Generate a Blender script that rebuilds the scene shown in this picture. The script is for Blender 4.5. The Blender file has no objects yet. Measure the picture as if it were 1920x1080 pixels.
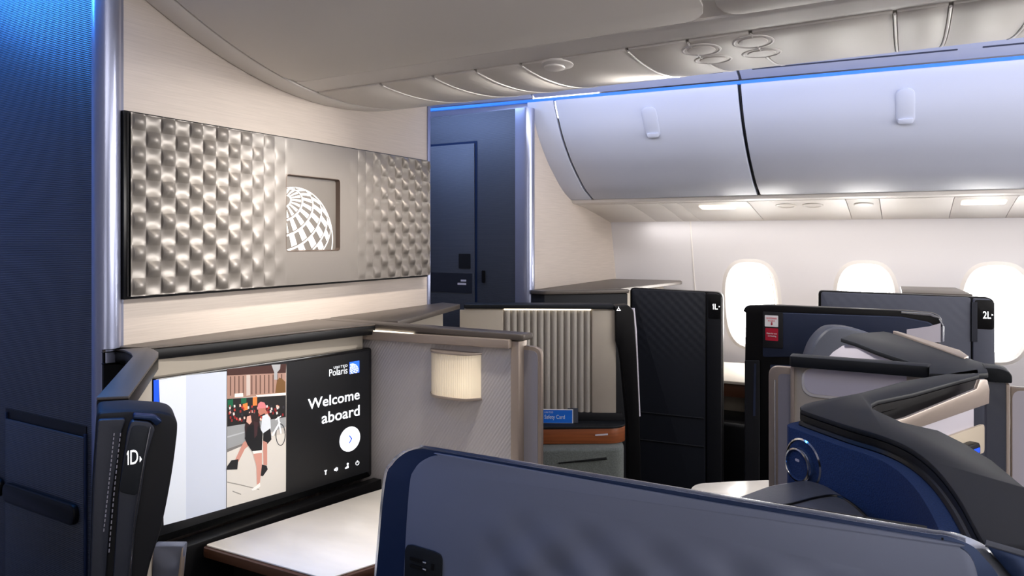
import bpy, bmesh, math, random
from mathutils import Vector as V, Matrix
random.seed(4)
SC = bpy.context.scene
COL = SC.collection
# ---------------------------------------------------------------- camera, world, lights
FPX, TH, EYE, CX, HY = 1313.0, math.radians(29.41), 1.5, 960.0, 450.0
CF = V((math.cos(TH), math.sin(TH), 0)); CR = V((math.sin(TH), -math.cos(TH), 0))
cam = bpy.data.cameras.new('camera'); camo = bpy.data.objects.new('camera', cam); COL.objects.link(camo)
cam.sensor_width = 36; cam.lens = 36*FPX/1920; cam.shift_y = -90/1920
cam.clip_start = .02
camo.location = (0, 0, EYE); camo.rotation_euler = (math.radians(90), 0, TH-math.radians(90))
SC.camera = camo
SC.view_settings.view_transform = 'Standard'; SC.view_settings.look = 'None'
SC.view_settings.exposure = .12; SC.view_settings.gamma = 1; SC.view_settings.use_curve_mapping = False
w = bpy.data.worlds.new('world'); SC.world = w; w.use_nodes = True
bg = w.node_tree.nodes['Background']; bg.inputs[0].default_value = (1, .97, .93, 1); bg.inputs[1].default_value = 22.0

def area(name, loc, target, long_axis, length, width, power, color=(1, 1, 1), spread=180):
    """rectangular lamp: faces target, its length runs along long_axis"""
    l = bpy.data.lights.new(name, 'AREA'); l.shape = 'RECTANGLE'; l.size = length; l.size_y = width
    l.energy = power; l.color = color; l.spread = math.radians(spread)
    o = bpy.data.objects.new(name, l); COL.objects.link(o)
    z = (V(loc)-V(target)).normalized(); x = V(long_axis); x = (x-z*x.dot(z)).normalized(); y = z.cross(x)
    o.matrix_world = Matrix.Translation(loc) @ Matrix((x, y, z)).transposed().to_4x4()
    return o
BLUE = (.03, .25, 1.0)
WARM = (1, .90, .80)
XA, YA = (1, 0, 0), (0, 1, 0)
# daylight through the windows on the viewer's side of the cabin, aisle ceiling lamps, blue cove strips, added unseen fills
area('daylight_left_windows', (-.95, -.3, 1.15), (1, .3, 1.3), YA, 3.0, .6, 11, (1, .96, .93))
area('cabin_lamp_left_aisle', (.35, -.2, 2.30), (1.5, 1.5, 1.3), XA, 1.3, .4, 9, (1, .94, .88))
area('quilt_side_fill', (2.22, .58, 1.985), (1.35, 1.8, 1.52), YA, .12, .06, 3.2, (1, .96, .92), 62)  # added side fill, no lit lamp here; brings out the quilted relief
area('aft_fill', (2.3, -2.3, 1.75), (1.8, 1.0, 1.5), XA, 2.4, .7, 60, (1, .96, .93))  # unseen broad fill added low at the back to lift cabin and belly
area('cabin_lamp_right_aisle', (2.70, .1, 2.14), (3.9, .1, 1.2), YA, 3.0, .12, 9, (1, .97, .98))
area('sidewall_wash_lamp', (4.10, .2, 1.60), (4.25, .2, 1.0), YA, 2.4, .03, 3.6, (1, .96, .94))
area('cove_lamp_right', (2.84, -.1, 2.205), (3.06, -.1, 2.3), YA, 3.0, .05, 2.5, BLUE)
area('cove_lamp_right_front', (2.75, 2.15, 2.30), (3.06, 2.2, 1.6), YA, .8, .1, 6.5, (.42, .58, 1))
area('cove_lamp_left', (.86, 2.3, 2.36), (1.06, 2.3, 2.05), YA, 1.0, .1, 14, (.05, .30, 1))
area('cove_lamp_row', (.50, 1.32, 2.36), (.72, 1.15, 1.2), YA, .8, .1, 2.2, (.08, .33, 1), 50)
area('seat_reading_lamp_right', (2.15, .62, 1.985), (2.2, .2, 1.15), XA, .05, .05, 2.0, (1, .95, .9), 70)
area('seat_reading_lamp', (1.62, .95, 1.985), (1.48, 1.22, .69), XA, .05, .05, 1.5, (1, .93, .84), 60)
area('panel_spot', (1.90, 1.38, 1.955), (1.90, 1.83, 1.50), XA, 1.1, .04, 3.2, WARM, 70)

# ---------------------------------------------------------------- pixel <-> place
def ray(px, py):
    return CF + CR*((px-CX)/FPX) + V((0, 0, -(py-HY)/FPX))
EY = V((0, 0, EYE))
def pz(px, py, z):
    d = (EYE-z)*FPX/(py-HY); p = EY+ray(px, py)*d
    return (p.x, p.y)
class Frame:
    """plane with u (left to right), v (up) and n towards the viewer's side"""
    def __init__(s, o, u, v=(0, 0, 1)):
        s.o = V(o); s.u = V(u).normalized(); s.v = V(v).normalized(); s.n = s.u.cross(s.v).normalized()
    def pt(s, u, v, n=0): return s.o+s.u*u+s.v*v+s.n*n
    def px(s, x, y, n=0):
        r = ray(x, y); o = s.o+s.n*n
        d = (o-EY).dot(s.n)/r.dot(s.n); p = EY+r*d-o
        return (p.dot(s.u), p.dot(s.v))
    def pp(s, pts, n=0): return [s.px(x, y, n) for x, y in pts]
def VF(p0, p1): return Frame((p0[0], p0[1], 0), (p1[0]-p0[0], p1[1]-p0[1], 0))

# ---------------------------------------------------------------- materials
def lin(c): return tuple(x/12.92 if x <= .04045 else ((x+.055)/1.055)**2.4 for x in c)
def hexc(h): return lin(tuple(int(h[i:i+2], 16)/255 for i in (0, 2, 4)))
MATS = {}
def mat(name, h, rough=.5, metal=0, emit=0, coat=0, sheen=0):
    m = bpy.data.materials.new(name); m.use_nodes = True; b = m.node_tree.nodes['Principled BSDF']
    c = hexc(h)+(1,)
    b.inputs['Base Color'].default_value = c; b.inputs['Roughness'].default_value = rough; b.inputs['Metallic'].default_value = metal
    if emit: b.inputs['Emission Color'].default_value = c; b.inputs['Emission Strength'].default_value = emit
    if coat: b.inputs['Coat Weight'].default_value = coat; b.inputs['Coat Roughness'].default_value = .15
    if sheen: b.inputs['Sheen Weight'].default_value = sheen
    if name in ('cap_dark', 'black', 'black_soft', 'ledge_grey'): b.inputs['Specular IOR Level'].default_value = .3
    MATS[name] = m; return m
def nodes(m): return m.node_tree.nodes, m.node_tree.links, m.node_tree.nodes['Principled BSDF']
def bump(m, kind, scale, strength, dist=.002, tint=0, detail=3):
    """object-space relief: noise with an xyz scale, or a wave across one axis"""
    n, l, b = nodes(m)
    tc = n.new('ShaderNodeTexCoord'); mp = n.new('ShaderNodeMapping'); mp.inputs['Scale'].default_value = scale
    l.new(tc.outputs['Object'], mp.inputs[0])
    if kind == 'noise':
        t = n.new('ShaderNodeTexNoise'); t.inputs['Scale'].default_value = 1; t.inputs['Detail'].default_value = detail
    else:
        t = n.new('ShaderNodeTexWave'); t.wave_type = 'BANDS'; t.bands_direction = kind; t.inputs['Scale'].default_value = 1
    l.new(mp.outputs[0], t.inputs['Vector'])
    out = t.outputs['Fac'] if 'Fac' in t.outputs else t.outputs[0]
    bp = n.new('ShaderNodeBump'); bp.inputs['Strength'].default_value = strength; bp.inputs['Distance'].default_value = dist
    l.new(out, bp.inputs['Height']); l.new(bp.outputs[0], b.inputs['Normal'])
    if tint:
        c = b.inputs['Base Color'].default_value[:]
        r = n.new('ShaderNodeValToRGB'); r.color_ramp.elements[0].position = .3; r.color_ramp.elements[1].position = .7
        r.color_ramp.elements[0].color = tuple(x*(1-tint) for x in c[:3])+(1,); r.color_ramp.elements[1].color = tuple(min(1, x*(1+tint)) for x in c[:3])+(1,)
        l.new(out, r.inputs[0]); l.new(r.outputs[0], b.inputs['Base Color'])
    return m
def eggcrate(m, expr_scale, strength, dist, mask=None):
    """quilted relief: product of two sines over u and z (object space), fading by a mask on z"""
    n, l, b = nodes(m)
    tc = n.new('ShaderNodeTexCoord'); sp = n.new('ShaderNodeSeparateXYZ'); l.new(tc.outputs['Object'], sp.inputs[0])
    def mth(op, a, v=None):
        k = n.new('ShaderNodeMath'); k.operation = op
        for i, q in enumerate((a, v)):
            if q is None: continue
            if isinstance(q, (int, float)): k.inputs[i].default_value = q
            else: l.new(q, k.inputs[i])
        return k.outputs[0]
    s1 = mth('SINE', mth('MULTIPLY', sp.outputs['Y'], expr_scale)); s2 = mth('SINE', mth('MULTIPLY', sp.outputs['Z'], expr_scale))
    h = mth('MULTIPLY', s1, s2)
    if mask:
        axis, a, bb, c, d = mask
        mr = n.new('ShaderNodeMapRange'); mr.inputs[1].default_value = a; mr.inputs[2].default_value = bb; l.new(sp.outputs[axis], mr.inputs[0])
        mr2 = n.new('ShaderNodeMapRange'); mr2.inputs[1].default_value = d; mr2.inputs[2].default_value = c; l.new(sp.outputs['Y'], mr2.inputs[0])
        h = mth('MULTIPLY', mth('MULTIPLY', h, mr.outputs[0]), mr2.outputs[0])
    bp = n.new('ShaderNodeBump'); bp.inputs['Strength'].default_value = strength; bp.inputs['Distance'].default_value = dist
    l.new(h, bp.inputs['Height']); l.new(bp.outputs[0], b.inputs['Normal'])
    return m
bump(mat('navy_wall', '424650', .42, .3), 'Z', (0, 0, 62), .4, .0015, .10)
bump(mat('beige_weave', 'bfb4aa', .75), 'noise', (7, 7, 260), .35, .001, .06)
mat('post_metal', '9aa0ba', .28, .75)
mat('cream', 'dcd6cf', .45)
mat('cream_light', 'e4dfda', .4)
mat('bin_white', 'c6cbdb', .38)
mat('strip_lavender', 'b9bfd6', .4)
mat('wall_white', 'dedbdd', .6)
mat('slot_dark', '3a3f52', .6)
mat('art_metal', '6e6964', .42, .3)
mat('art_frame', '0b0c0f', .3)
mat('art_recess', '5f5a55', .45, .3)
mat('emblem_white', 'f2eee8', .5)
mat('ledge_grey', '5c554f', .38, .2)
mat('cap_dark', '10141a', .55, 0)
mat('black', '050507', .4)
mat('black_soft', '101116', .6)
mat('gloss_black', '050608', .12, coat=.4)
bump(mat('leather_navy', '191d29', .5), 'noise', (300, 300, 300), .2, .001)
mat('bronze', 'a3958a', .38, .4)
mat('bronze_dark', '5b4e46', .45, .4)
bump(mat('grey_pattern', 'b9b4b4', .65), 'DIAGONAL', (90, 55, 38), .35, .002)
bump(mat('grey_fabric', '8d8a92', .8), 'noise', (300, 300, 60), .3, .001)
mat('rib_fabric', 'a9a39a', .75)
mat('beige_plain', 'b3aa9c', .7)
mat('wood', '8a4a24', .45)
bump(MATS['wood'], 'noise', (3, 3, 90), .1, .001, .25)
mat('wood_edge', '4a2c1d', .4)
bump(mat('marble', 'ece5d9', .28), 'noise', (9, 3.5, 6), .0, .001, .10, 8)
bump(mat('grey_knit', '5d625f', .95, sheen=.1), 'noise', (160, 160, 160), .8, .003, .18)
bump(mat('blue_fabric', '143263', .9), 'noise', (450, 450, 450), .6, .002, .25)
mat('blue_leather', '16233f', .5)
bump(mat('leather_grey', '4c505c', .42), 'noise', (250, 250, 250), .25, .001)
eggcrate(mat('door_navy', '1a1d25', .45), 140, .15, .004, ('Z', .85, 1.05, 8, 9))
eggcrate(mat('door_slate', '4c4f5b', .45), 140, .08, .004, ('Z', 1.05, 1.15, 8, 9))
eggcrate(mat('shell_slate', '6e758a', .40, .3), 70, .45, .012, ('Z', 1.18, 1.09, .04, .2))
mat('shell_navy', '1e2f50', .3, .5)
mat('chrome', 'd8dade', .12, 1)
mat('satin', 'c4c8d0', .22, .85)
mat('white_panel', 'cdc8d2', .5)
mat('card_blue', '1870e0', .4)
mat('white', 'f2f2f4', .5)
mat('red', 'b3062d', .5)
mat('pink', 'e8506a', .5)
mat('carpet', '1c1d22', .95)
mat('floor_mat', '9b9691', .8)
for nm, h, e in (('scr_black', '0d0e11', .5), ('scr_white', 'eef1f6', .9), ('scr_grey1', 'd3d8e2', .42), ('scr_grey2', 'c2c8d6', .42), ('scr_blue', '0a45d6', 1), ('scr_logo', '2a66e8', 1)):
    mat(nm, h, .35, 0, e)
mat('sign_glow', 'ffffff', .5, 0, 1.2)
mat('lamp_glow', 'cfc2ae', .5)
mat('led_strip', 'fff0d8', .5, 0, 2.0)
mat('cove_blue', '2f74d8', .5, 0, .45)
# lamp shade: lit from a bulb low on its right side, fading with distance
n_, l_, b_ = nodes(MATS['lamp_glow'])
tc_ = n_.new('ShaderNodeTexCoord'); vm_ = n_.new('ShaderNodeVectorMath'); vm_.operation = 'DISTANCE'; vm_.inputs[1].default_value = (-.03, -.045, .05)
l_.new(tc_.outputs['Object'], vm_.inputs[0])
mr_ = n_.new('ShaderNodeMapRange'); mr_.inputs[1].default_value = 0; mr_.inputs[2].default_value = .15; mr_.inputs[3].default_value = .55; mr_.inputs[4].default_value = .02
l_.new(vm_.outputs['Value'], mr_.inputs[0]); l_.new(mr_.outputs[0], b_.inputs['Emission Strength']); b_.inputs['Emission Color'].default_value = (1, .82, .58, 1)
m = mat('pane', 'ffffff', .02); n_, l_, b_ = nodes(m)
tr = n_.new('ShaderNodeBsdfTransparent'); gl = n_.new('ShaderNodeBsdfGlossy'); gl.inputs['Roughness'].default_value = .02
mx = n_.new('ShaderNodeMixShader'); mx.inputs[0].default_value = .06
l_.new(tr.outputs[0], mx.inputs[1]); l_.new(gl.outputs[0], mx.inputs[2]); l_.new(mx.outputs[0], n_['Material Output'].inputs[0])

# ---------------------------------------------------------------- mesh helpers
def new(): return bmesh.new()
def loft(bm, loops, cap=True, closed=True):
    """loops: lists of 3D points of equal length"""
    vs = [[bm.verts.new(p) for p in lp] for lp in loops]
    n = len(loops[0])
    for a, b in zip(vs, vs[1:]):
        for i in range(n if closed else n-1):
            j = (i+1) % n
            bm.faces.new((a[i], a[j], b[j], b[i]))
    if cap and closed:
        bm.faces.new(list(reversed(vs[0]))); bm.faces.new(vs[-1])
    return vs
def plate(bm, F, poly, n0, n1):
    loft(bm, [[F.pt(u, v, n0) for u, v in poly], [F.pt(u, v, n1) for u, v in poly]])
def prism(bm, poly, z0, z1):
    loft(bm, [[V((x, y, z0)) for x, y in poly], [V((x, y, z1)) for x, y in poly]])
def box(bm, x0, x1, y0, y1, z0, z1):
    prism(bm, [(x0, y0), (x1, y0), (x1, y1), (x0, y1)], z0, z1)
def fbox(bm, F, u0, u1, v0, v1, n0, n1): plate(bm, F, [(u0, v0), (u1, v0), (u1, v1), (u0, v1)], n0, n1)
def rnd(pts, r, seg=6):
    """round the corners of a closed 2D polygon"""
    out = []; N = len(pts)
    for i in range(N):
        p = V(pts[i]); a = V(pts[i-1]); b = V(pts[(i+1) % N])
        ri = r[i] if isinstance(r, (list, tuple)) else r
        da, db = a-p, b-p
        k = min(ri, da.length*.48, db.length*.48)
        if k < 1e-5: out.append(tuple(p)); continue
        p0 = p+da.normalized()*k; p1 = p+db.normalized()*k
        for j in range(seg+1):
            t = j/seg; q = p0*(1-t)**2+p*2*t*(1-t)+p1*t*t
            out.append(tuple(q))
    return out
def rrect(u0, u1, v0, v1, r, seg=6): return rnd([(u0, v0), (u1, v0), (u1, v1), (u0, v1)], r, seg)
def smooth_path(pts, seg=6):
    out = []; P = [V(p) for p in pts]
    for i in range(len(P)-1):
        p0 = P[max(i-1, 0)]; p1 = P[i]; p2 = P[i+1]; p3 = P[min(i+2, len(P)-1)]
        for j in range(seg):
            t = j/seg
            out.append(tuple(.5*((2*p1)+(p2-p0)*t+(2*p0-5*p1+4*p2-p3)*t*t+(3*p1-p0-3*p2+p3)*t**3)))
    out.append(tuple(P[-1])); return out
def offset(path, d):
    out = []
    for i, p in enumerate(path):
        a = V(path[max(i-1, 0)]); b = V(path[min(i+1, len(path)-1)]); t = (b-a).normalized()
        out.append((p[0]-t.y*d, p[1]+t.x*d))
    return out
def ribbon(path, d0, d1): return offset(path, d0)+list(reversed(offset(path, d1)))
def tube(bm, pts, r, seg=10):
    pts = [V(p) for p in pts]; loops = []
    for i, p in enumerate(pts):
        t = (pts[min(i+1, len(pts)-1)]-pts[max(i-1, 0)]).normalized()
        a = t.cross(V((0, 0, 1)) if abs(t.z) < .9 else V((1, 0, 0))).normalized(); b = t.cross(a)
        loops.append([p+(a*math.cos(k*2*math.pi/seg)+b*math.sin(k*2*math.pi/seg))*r for k in range(seg)])
    loft(bm, loops)
def lathe(bm, F, c, prof, seg=40, sx=1.0, sy=1.0, cap=True):
    """prof: (radius, n) pairs about F's normal at (u, v)=c"""
    loops = [[F.pt(c[0]+r*sx*math.cos(k*2*math.pi/seg), c[1]+r*sy*math.sin(k*2*math.pi/seg), n) for k in range(seg)] for r, n in prof]
    loft(bm, loops, cap=cap)
def finish(bm, bev=0, seg=2, ang=30):
    bmesh.ops.remove_doubles(bm, verts=bm.verts, dist=1e-6)
    bmesh.ops.recalc_face_normals(bm, faces=bm.faces)
    if bev:
        es = [e for e in bm.edges if len(e.link_faces) == 2 and e.calc_face_angle(0) > math.radians(ang)]
        if es: bmesh.ops.bevel(bm, geom=es, offset=bev, segments=seg, profile=.5, affect='EDGES', clamp_overlap=True)
ROOT = {}
def root_loc(p):
    while p.parent: p = p.parent
    return V(p.location)
def obj(name, bm, m, parent=None, bev=0, seg=2, smooth=24, fin=True):
    if fin: finish(bm, bev, seg)
    bm.normal_update()
    if parent: off = root_loc(parent)
    else:
        xs = [v.co for v in bm.verts]
        off = V(((min(p.x for p in xs)+max(p.x for p in xs))/2, (min(p.y for p in xs)+max(p.y for p in xs))/2, min(p.z for p in xs)))
    for v in bm.verts: v.co -= off
    me = bpy.data.meshes.new(name); bm.to_mesh(me); bm.free()
    me.materials.append(MATS[m])
    if smooth:
        for p in me.polygons: p.use_smooth = True
        me.set_sharp_from_angle(angle=math.radians(smooth))
    o = bpy.data.objects.new(name, me); COL.objects.link(o)
    if parent: o.parent = parent
    else: o.location = off
    return o
def tag(o, label, cat, group=None):
    o['label'] = label; o['category'] = cat
    if group: o['group'] = group
    return o
def thing(name, loc, label, cat, group=None):
    o = bpy.data.objects.new(name, None); COL.objects.link(o); o.location = loc; o.empty_display_size = .05
    return tag(o, label, cat, group)
def struct(name, bm, m, bev=0, parent=None, **k):
    o = obj(name, bm, m, parent, bev, **k)
    if not parent: o['kind'] = 'structure'
    return o
DG = None
def text_mesh(body, bold=0, space=1.0, align='LEFT'):
    cu = bpy.data.curves.new('t', 'FONT'); cu.body = body; cu.size = 1; cu.offset = bold; cu.space_character = space; cu.align_x = align
    cu.extrude = .02; cu.resolution_u = 4
    o = bpy.data.objects.new('t', cu); COL.objects.link(o)
    dg = bpy.context.evaluated_depsgraph_get(); dg.update()
    me = bpy.data.meshes.new_from_object(o.evaluated_get(dg))
    bpy.data.objects.remove(o); bpy.data.curves.remove(cu)
    return me
ONE = [(.10, 0), (.22, 0), (.22, 1), (.13, 1), (0, .82), (0, .68), (.10, .80)]
def text(name, F, body, u0, u1, v0, v1, n, m, parent, bold=0, thick=.0006, space=1.0):
    """lettering fitted to the box u0..u1, v0..v1 of a plane"""
    me = text_mesh(body, bold, space)
    xs = [v.co.x for v in me.vertices]; ys = [v.co.y for v in me.vertices]
    x0, x1, y0, y1 = min(xs), max(xs), min(ys), max(ys)
    bm = new(); bm.from_mesh(me); bpy.data.meshes.remove(me)
    if body[0] == '1':
        # a figure one with a flag in front of the letter
        bm.free(); me = text_mesh(body[1:], bold, space); bm = new(); bm.from_mesh(me)
        xs = [v.co.x for v in me.vertices]; ys = [v.co.y for v in me.vertices]; bpy.data.meshes.remove(me)
        x1, y0, y1 = max(xs), min(ys), max(ys); H1 = y1-y0; sh = min(xs); x0 = sh-.42*H1
        loft(bm, [[V((x0+a*H1, y0+b*H1, z)) for a, b in ONE] for z in (-.02, .02)])
    for v in bm.verts:
        c = v.co
        v.co = F.pt(u0+(c.x-x0)/(x1-x0)*(u1-u0), v0+(c.y-y0)/(y1-y0)*(v1-v0), n+(thick if c.z > 0 else 0))
    return obj(name, bm, m, parent)
def emblem(bm, F, u0, v0, S, n, t=.001):
    """globe graticule clipped to a square of side S"""
    cx, cy, R = .2, .149, .70
    P = V((-.286, .73, .62)).normalized(); A = P.cross(V((0, 0, 1))).normalized(); B = P.cross(A)
    def pos(th, ph):
        d = P*math.cos(th)+(A*math.cos(ph)+B*math.sin(ph))*math.sin(th)
        return (cx+R*d.x, cy+R*d.y, d.z)
    def quad(q):
        if any(p[2] < -.02 for p in q): return
        mx_, my_ = sum(p[0] for p in q)/4, sum(p[1] for p in q)/4
        if not (0 <= mx_ <= 1 and 0 <= my_ <= 1): return
        pts = [(min(1, max(0, p[0])), min(1, max(0, p[1]))) for p in q]
        lo = [F.pt(u0+x*S, v0+y*S, n+t) for x, y in pts]
        if (lo[1]-lo[0]).cross(lo[2]-lo[0]).dot(F.n)+(lo[2]-lo[0]).cross(lo[3]-lo[0]).dot(F.n) < 0: lo.reverse()
        try: bm.faces.new([bm.verts.new(p) for p in lo])
        except ValueError: pass
    R_ = math.radians
    lats = [10, 27, 44, 60, 75, 88]
    for i, a in enumerate(lats):
        for k in range(120):
            quad([pos(R_(a-1.1), R_(k*3)), pos(R_(a+1.1), R_(k*3)), pos(R_(a+1.1), R_(k*3+3)), pos(R_(a-1.1), R_(k*3+3))])
    for i in range(len(lats)-1):
        a, b = lats[i]+1, lats[i+1]-2.4
        for c in range(18):
            p0 = c*20+(10 if i % 2 else 0)
            for s in range(4):
                for q in range(4):
                    a0, a1 = a+(b-a)*q/4, a+(b-a)*(q+1)/4
                    quad([pos(R_(a0), R_(p0+s*2.5)), pos(R_(a1), R_(p0+s*2.5)), pos(R_(a1), R_(p0+s*2.5+2.5)), pos(R_(a0), R_(p0+s*2.5+2.5))])
    # limb of the globe
    for k in range(90):
        f = lambda ang, r: (cx+r*math.cos(ang), cy+r*math.sin(ang), 1)
        quad([f(R_(k*2-30), R*.985), f(R_(k*2-30), R*1.012), f(R_(k*2-28), R*1.012), f(R_(k*2-28), R*.985)])

# ---------------------------------------------------------------- levels
ZT = 1.215            # top of the suite walls
YB = 1.85             # bulkhead plane
MID = 1.86            # centre line between the two middle suites
AFT = V((.0899, -.996, 0)).normalized()
def side(X0, s, z): return V((X0, 1.632, z))+AFT*s

# ================================================================ SETTING
bm = new(); box(bm, -1.1, 4.8, -2.7, 3.4, -.06, 0); struct('floor', bm, 'carpet')
bm = new(); box(bm, -1.1, 4.8, -2.7, 3.4, 2.42, 2.48); struct('ceiling', bm, 'strip_lavender')
bm = new(); box(bm, -1.1, -1.02, -2.7, 3.4, 0, 2.42); struct('wall_aisle', bm, 'wall_white')
bm = new(); box(bm, -1.02, 4.8, -2.7, -2.62, 0, 2.42); struct('wall_aft', bm, 'wall_white')
bm = new(); box(bm, -1.02, 4.8, 3.32, 3.4, 0, 2.42); struct('wall_forward', bm, 'strip_lavender')
# centre closet: aft face carries the art, its left side is navy
bm = new(); box(bm, 1.10, 2.53, YB, 3.0, 0, 2.40); struct('wall_front', bm, 'beige_weave', .002)
FL = VF((1.06, 2.7), (1.06, 1.85))
bm = new(); box(bm, 1.06, 1.099, 1.85, 3.0, 0, 2.40); wl = struct('wall_left', bm, 'navy_wall')
# rounded corner post
bm = new()
prof = smooth_path([(1.058, 1.862), (1.054, 1.838), (1.064, 1.818), (1.084, 1.81), (1.102, 1.815), (1.116, 1.829), (1.124, 1.842), (1.136, 1.8485)], 5)+[(1.136, 1.8495), (1.07, 1.8495)]
prism(bm, prof, 0, 2.4); struct('trim_1', bm, 'post_metal')
bm = new(); box(bm, 2.515, 2.537, YB-.006, YB+.03, 0, 2.40); struct('trim_2', bm, 'post_metal', .004)
# stowage door in the navy wall
dr = bpy.data.objects.new('door_1', None); COL.objects.link(dr); dr.location = (1.06, 2.2, 0); dr['kind'] = 'structure'
q = FL.pp([(12, 1300), (163, 1300), (163, 803), (12, 762)])
zt = (q[2][1]+q[3][1])/2
bm = new(); fbox(bm, FL, q[0][0], q[1][0], .1, zt, 0, .002); obj('door_recess', bm, 'black', dr)
bm = new(); fbox(bm, FL, q[0][0]+.010, q[1][0]-.004, .1, zt-.028, .002, .008); obj('door_panel', bm, 'navy_wall', dr, .002)
bm = new(); fbox(bm, FL, q[1][0]-.006, q[1][0]+.004, .1, zt-.02, .001, .006); fbox(bm, FL, q[0][0]+.006, q[0][0]+.012, .1, zt-.01, .001, .006); obj('edge_strip', bm, 'shell_navy', dr)
h = FL.pp([(20, 925), (156, 955)])
zc = (h[0][1]+h[1][1])/2
bm = new(); plate(bm, FL, rrect(h[0][0], h[1][0], zc-.028, zc+.028, .026), .008, .024); obj('handle', bm, 'black', dr, .006, 3)
bm = new(); plate(bm, FL, rrect(h[0][0]-.40, h[0][0]-.03, zc-.028, zc+.028, .026), 0, .016)
tag(obj('pull_handle', bm, 'black', None, .006, 3), 'black recessed pull on the navy wall at the far left edge, beyond the stowage door', 'handle')
# right closet beside the aisle
bm = new(); box(bm, 3.06, 4.9, 1.632, 3.0, 0, 2.155); struct('wall_closet', bm, 'beige_weave')
FR = VF((3.055, 3.0), (3.055, 1.64))
bm = new(); box(bm, 3.05, 3.0595, 1.66, 3.0, 0, 2.155); struct('wall_closet_side', bm, 'navy_wall')
bm = new()
prof = smooth_path([(3.048, 1.70), (3.046, 1.66), (3.05, 1.632), (3.07, 1.615), (3.10, 1.618), (3.115, 1.630)], 5)+[(3.1, 1.6315), (3.0495, 1.6595)]
prism(bm, prof, 0, 2.155); struct('trim_3', bm, 'post_metal')
d2 = bpy.data.objects.new('door_2', None); COL.objects.link(d2); d2.location = (3.05, 2.3, 0); d2['kind'] = 'structure'
FRD = VF((3.05, 3.0), (3.05, 1.64))
ur = FRD.px(895, 500)[0]; zt = FRD.px(895, 264)[1]
bm = new(); fbox(bm, FRD, .1, ur, .02, zt, 0, .002); obj('door_gap', bm, 'shell_navy', d2)
bm = new(); fbox(bm, FRD, .1, ur-.014, .02, zt-.012, .002, .008); obj('door_panel', bm, 'navy_wall', d2, .002)
a = FRD.pp([(862, 503), (884, 476)]); bm = new(); plate(bm, FRD, rrect(a[0][0], a[1][0], a[0][1], a[1][1], .004), .008, .010); obj('sign_plate', bm, 'black_soft', d2)
a = FRD.pp([(808, 546), (893, 513)]); bm = new(); fbox(bm, FRD, a[0][0]-.2, a[1][0]-.02, a[0][1], a[1][1], .008, .010); band = obj('lock_panel', bm, 'leather_navy', d2)
for y in (526, 532):
    a = FRD.pp([(866 if y < 530 else 860, y+1.6), (876, y-1.6)]); bm = new(); fbox(bm, FRD, a[0][0], a[1][0], a[0][1], a[1][1], .010, .0106); obj('lettering', bm, 'white_panel', band)
a = FRD.pp([(905, 530), (910, 507)]); bm = new(); plate(bm, FRD, rrect(a[0][0], a[1][0], a[0][1], a[1][1], .006), 0, .01); obj('door_handle', bm, 'black', d2)

# ---- right side wall with its windows
lean = V((-.254, 0, 1)); FW = Frame(side(4.26, 0, 1.26), AFT, lean)
vz = lambda z: (z-1.26)*lean.length
wc = [FW.px(1408, 560)[0], FW.px(1620, 560)[0], FW.px(1866, 560)[0]]
pitch = (wc[2]-wc[0])/2
wc = [wc[0], wc[0]+pitch, wc[2], wc[2]+pitch, wc[2]+2*pitch]
wt = FW.px(1408, 489)[1]; wb = FW.px(1866, 660)[1]
WV = (wt+wb)/2; WH = (wt-wb)/2; WW = .139
def sup(c, a, b, t, e=2.9):
    cs, sn = math.cos(t), math.sin(t)
    r = 1/((abs(cs)/a)**e+(abs(sn)/b)**e)**(1/e)
    return (c[0]+r*cs, c[1]+r*sn)
V0, V1 = vz(.55), vz(1.66); S0, S1 = -.05, 4.3
bm = new()
edges = [S0]+[wc[0]-pitch/2+i*pitch for i in range(len(wc)+1)]+[S1]
def wq(u0, u1, v0, v1): bm.faces.new([bm.verts.new(FW.pt(u, v)) for u, v in ((u0, v0), (u1, v0), (u1, v1), (u0, v1))])
wq(edges[0], edges[1], V0, V1); wq(edges[-2], edges[-1], V0, V1)
for i, c in enumerate(wc):
    u0, u1 = c-pitch/2, c+pitch/2
    cor = [math.atan2(v-WV, u-c) % (2*math.pi) for u in (u0, u1) for v in (V0, V1)]
    angs = sorted([t for t in (k*2*math.pi/64 for k in range(64)) if min(abs(t-q) for q in cor) > .03]+cor)
    inn, out = [], []
    for t in angs:
        inn.append(bm.verts.new(FW.pt(*sup((c, WV), WW+.012, WH+.012, t))))
        dx, dy = math.cos(t), math.sin(t)
        k = min(((u1-c)/dx if dx > 1e-9 else (u0-c)/dx if dx < -1e-9 else 1e9), ((V1-WV)/dy if dy > 1e-9 else (V0-WV)/dy if dy < -1e-9 else 1e9))
        out.append(bm.verts.new(FW.pt(c+dx*k, WV+dy*k)))
    for k in range(len(angs)):
        j = (k+1) % len(angs)
        bm.faces.new((inn[k], inn[j], out[j], out[k]))
loft(bm, [[side(4.26-.254*(.55-1.26), s, .55) for s in (S0, S1)], [side(4.40, s, .0) for s in (S0, S1)]], cap=False, closed=False)
loft(bm, [[FW.pt(s, V1) for s in (S0, S1)], [side(4.1, s, 2.45) for s in (S0, S1)]], cap=False, closed=False)
struct('wall_right', bm, 'wall_white', smooth=0)
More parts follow.
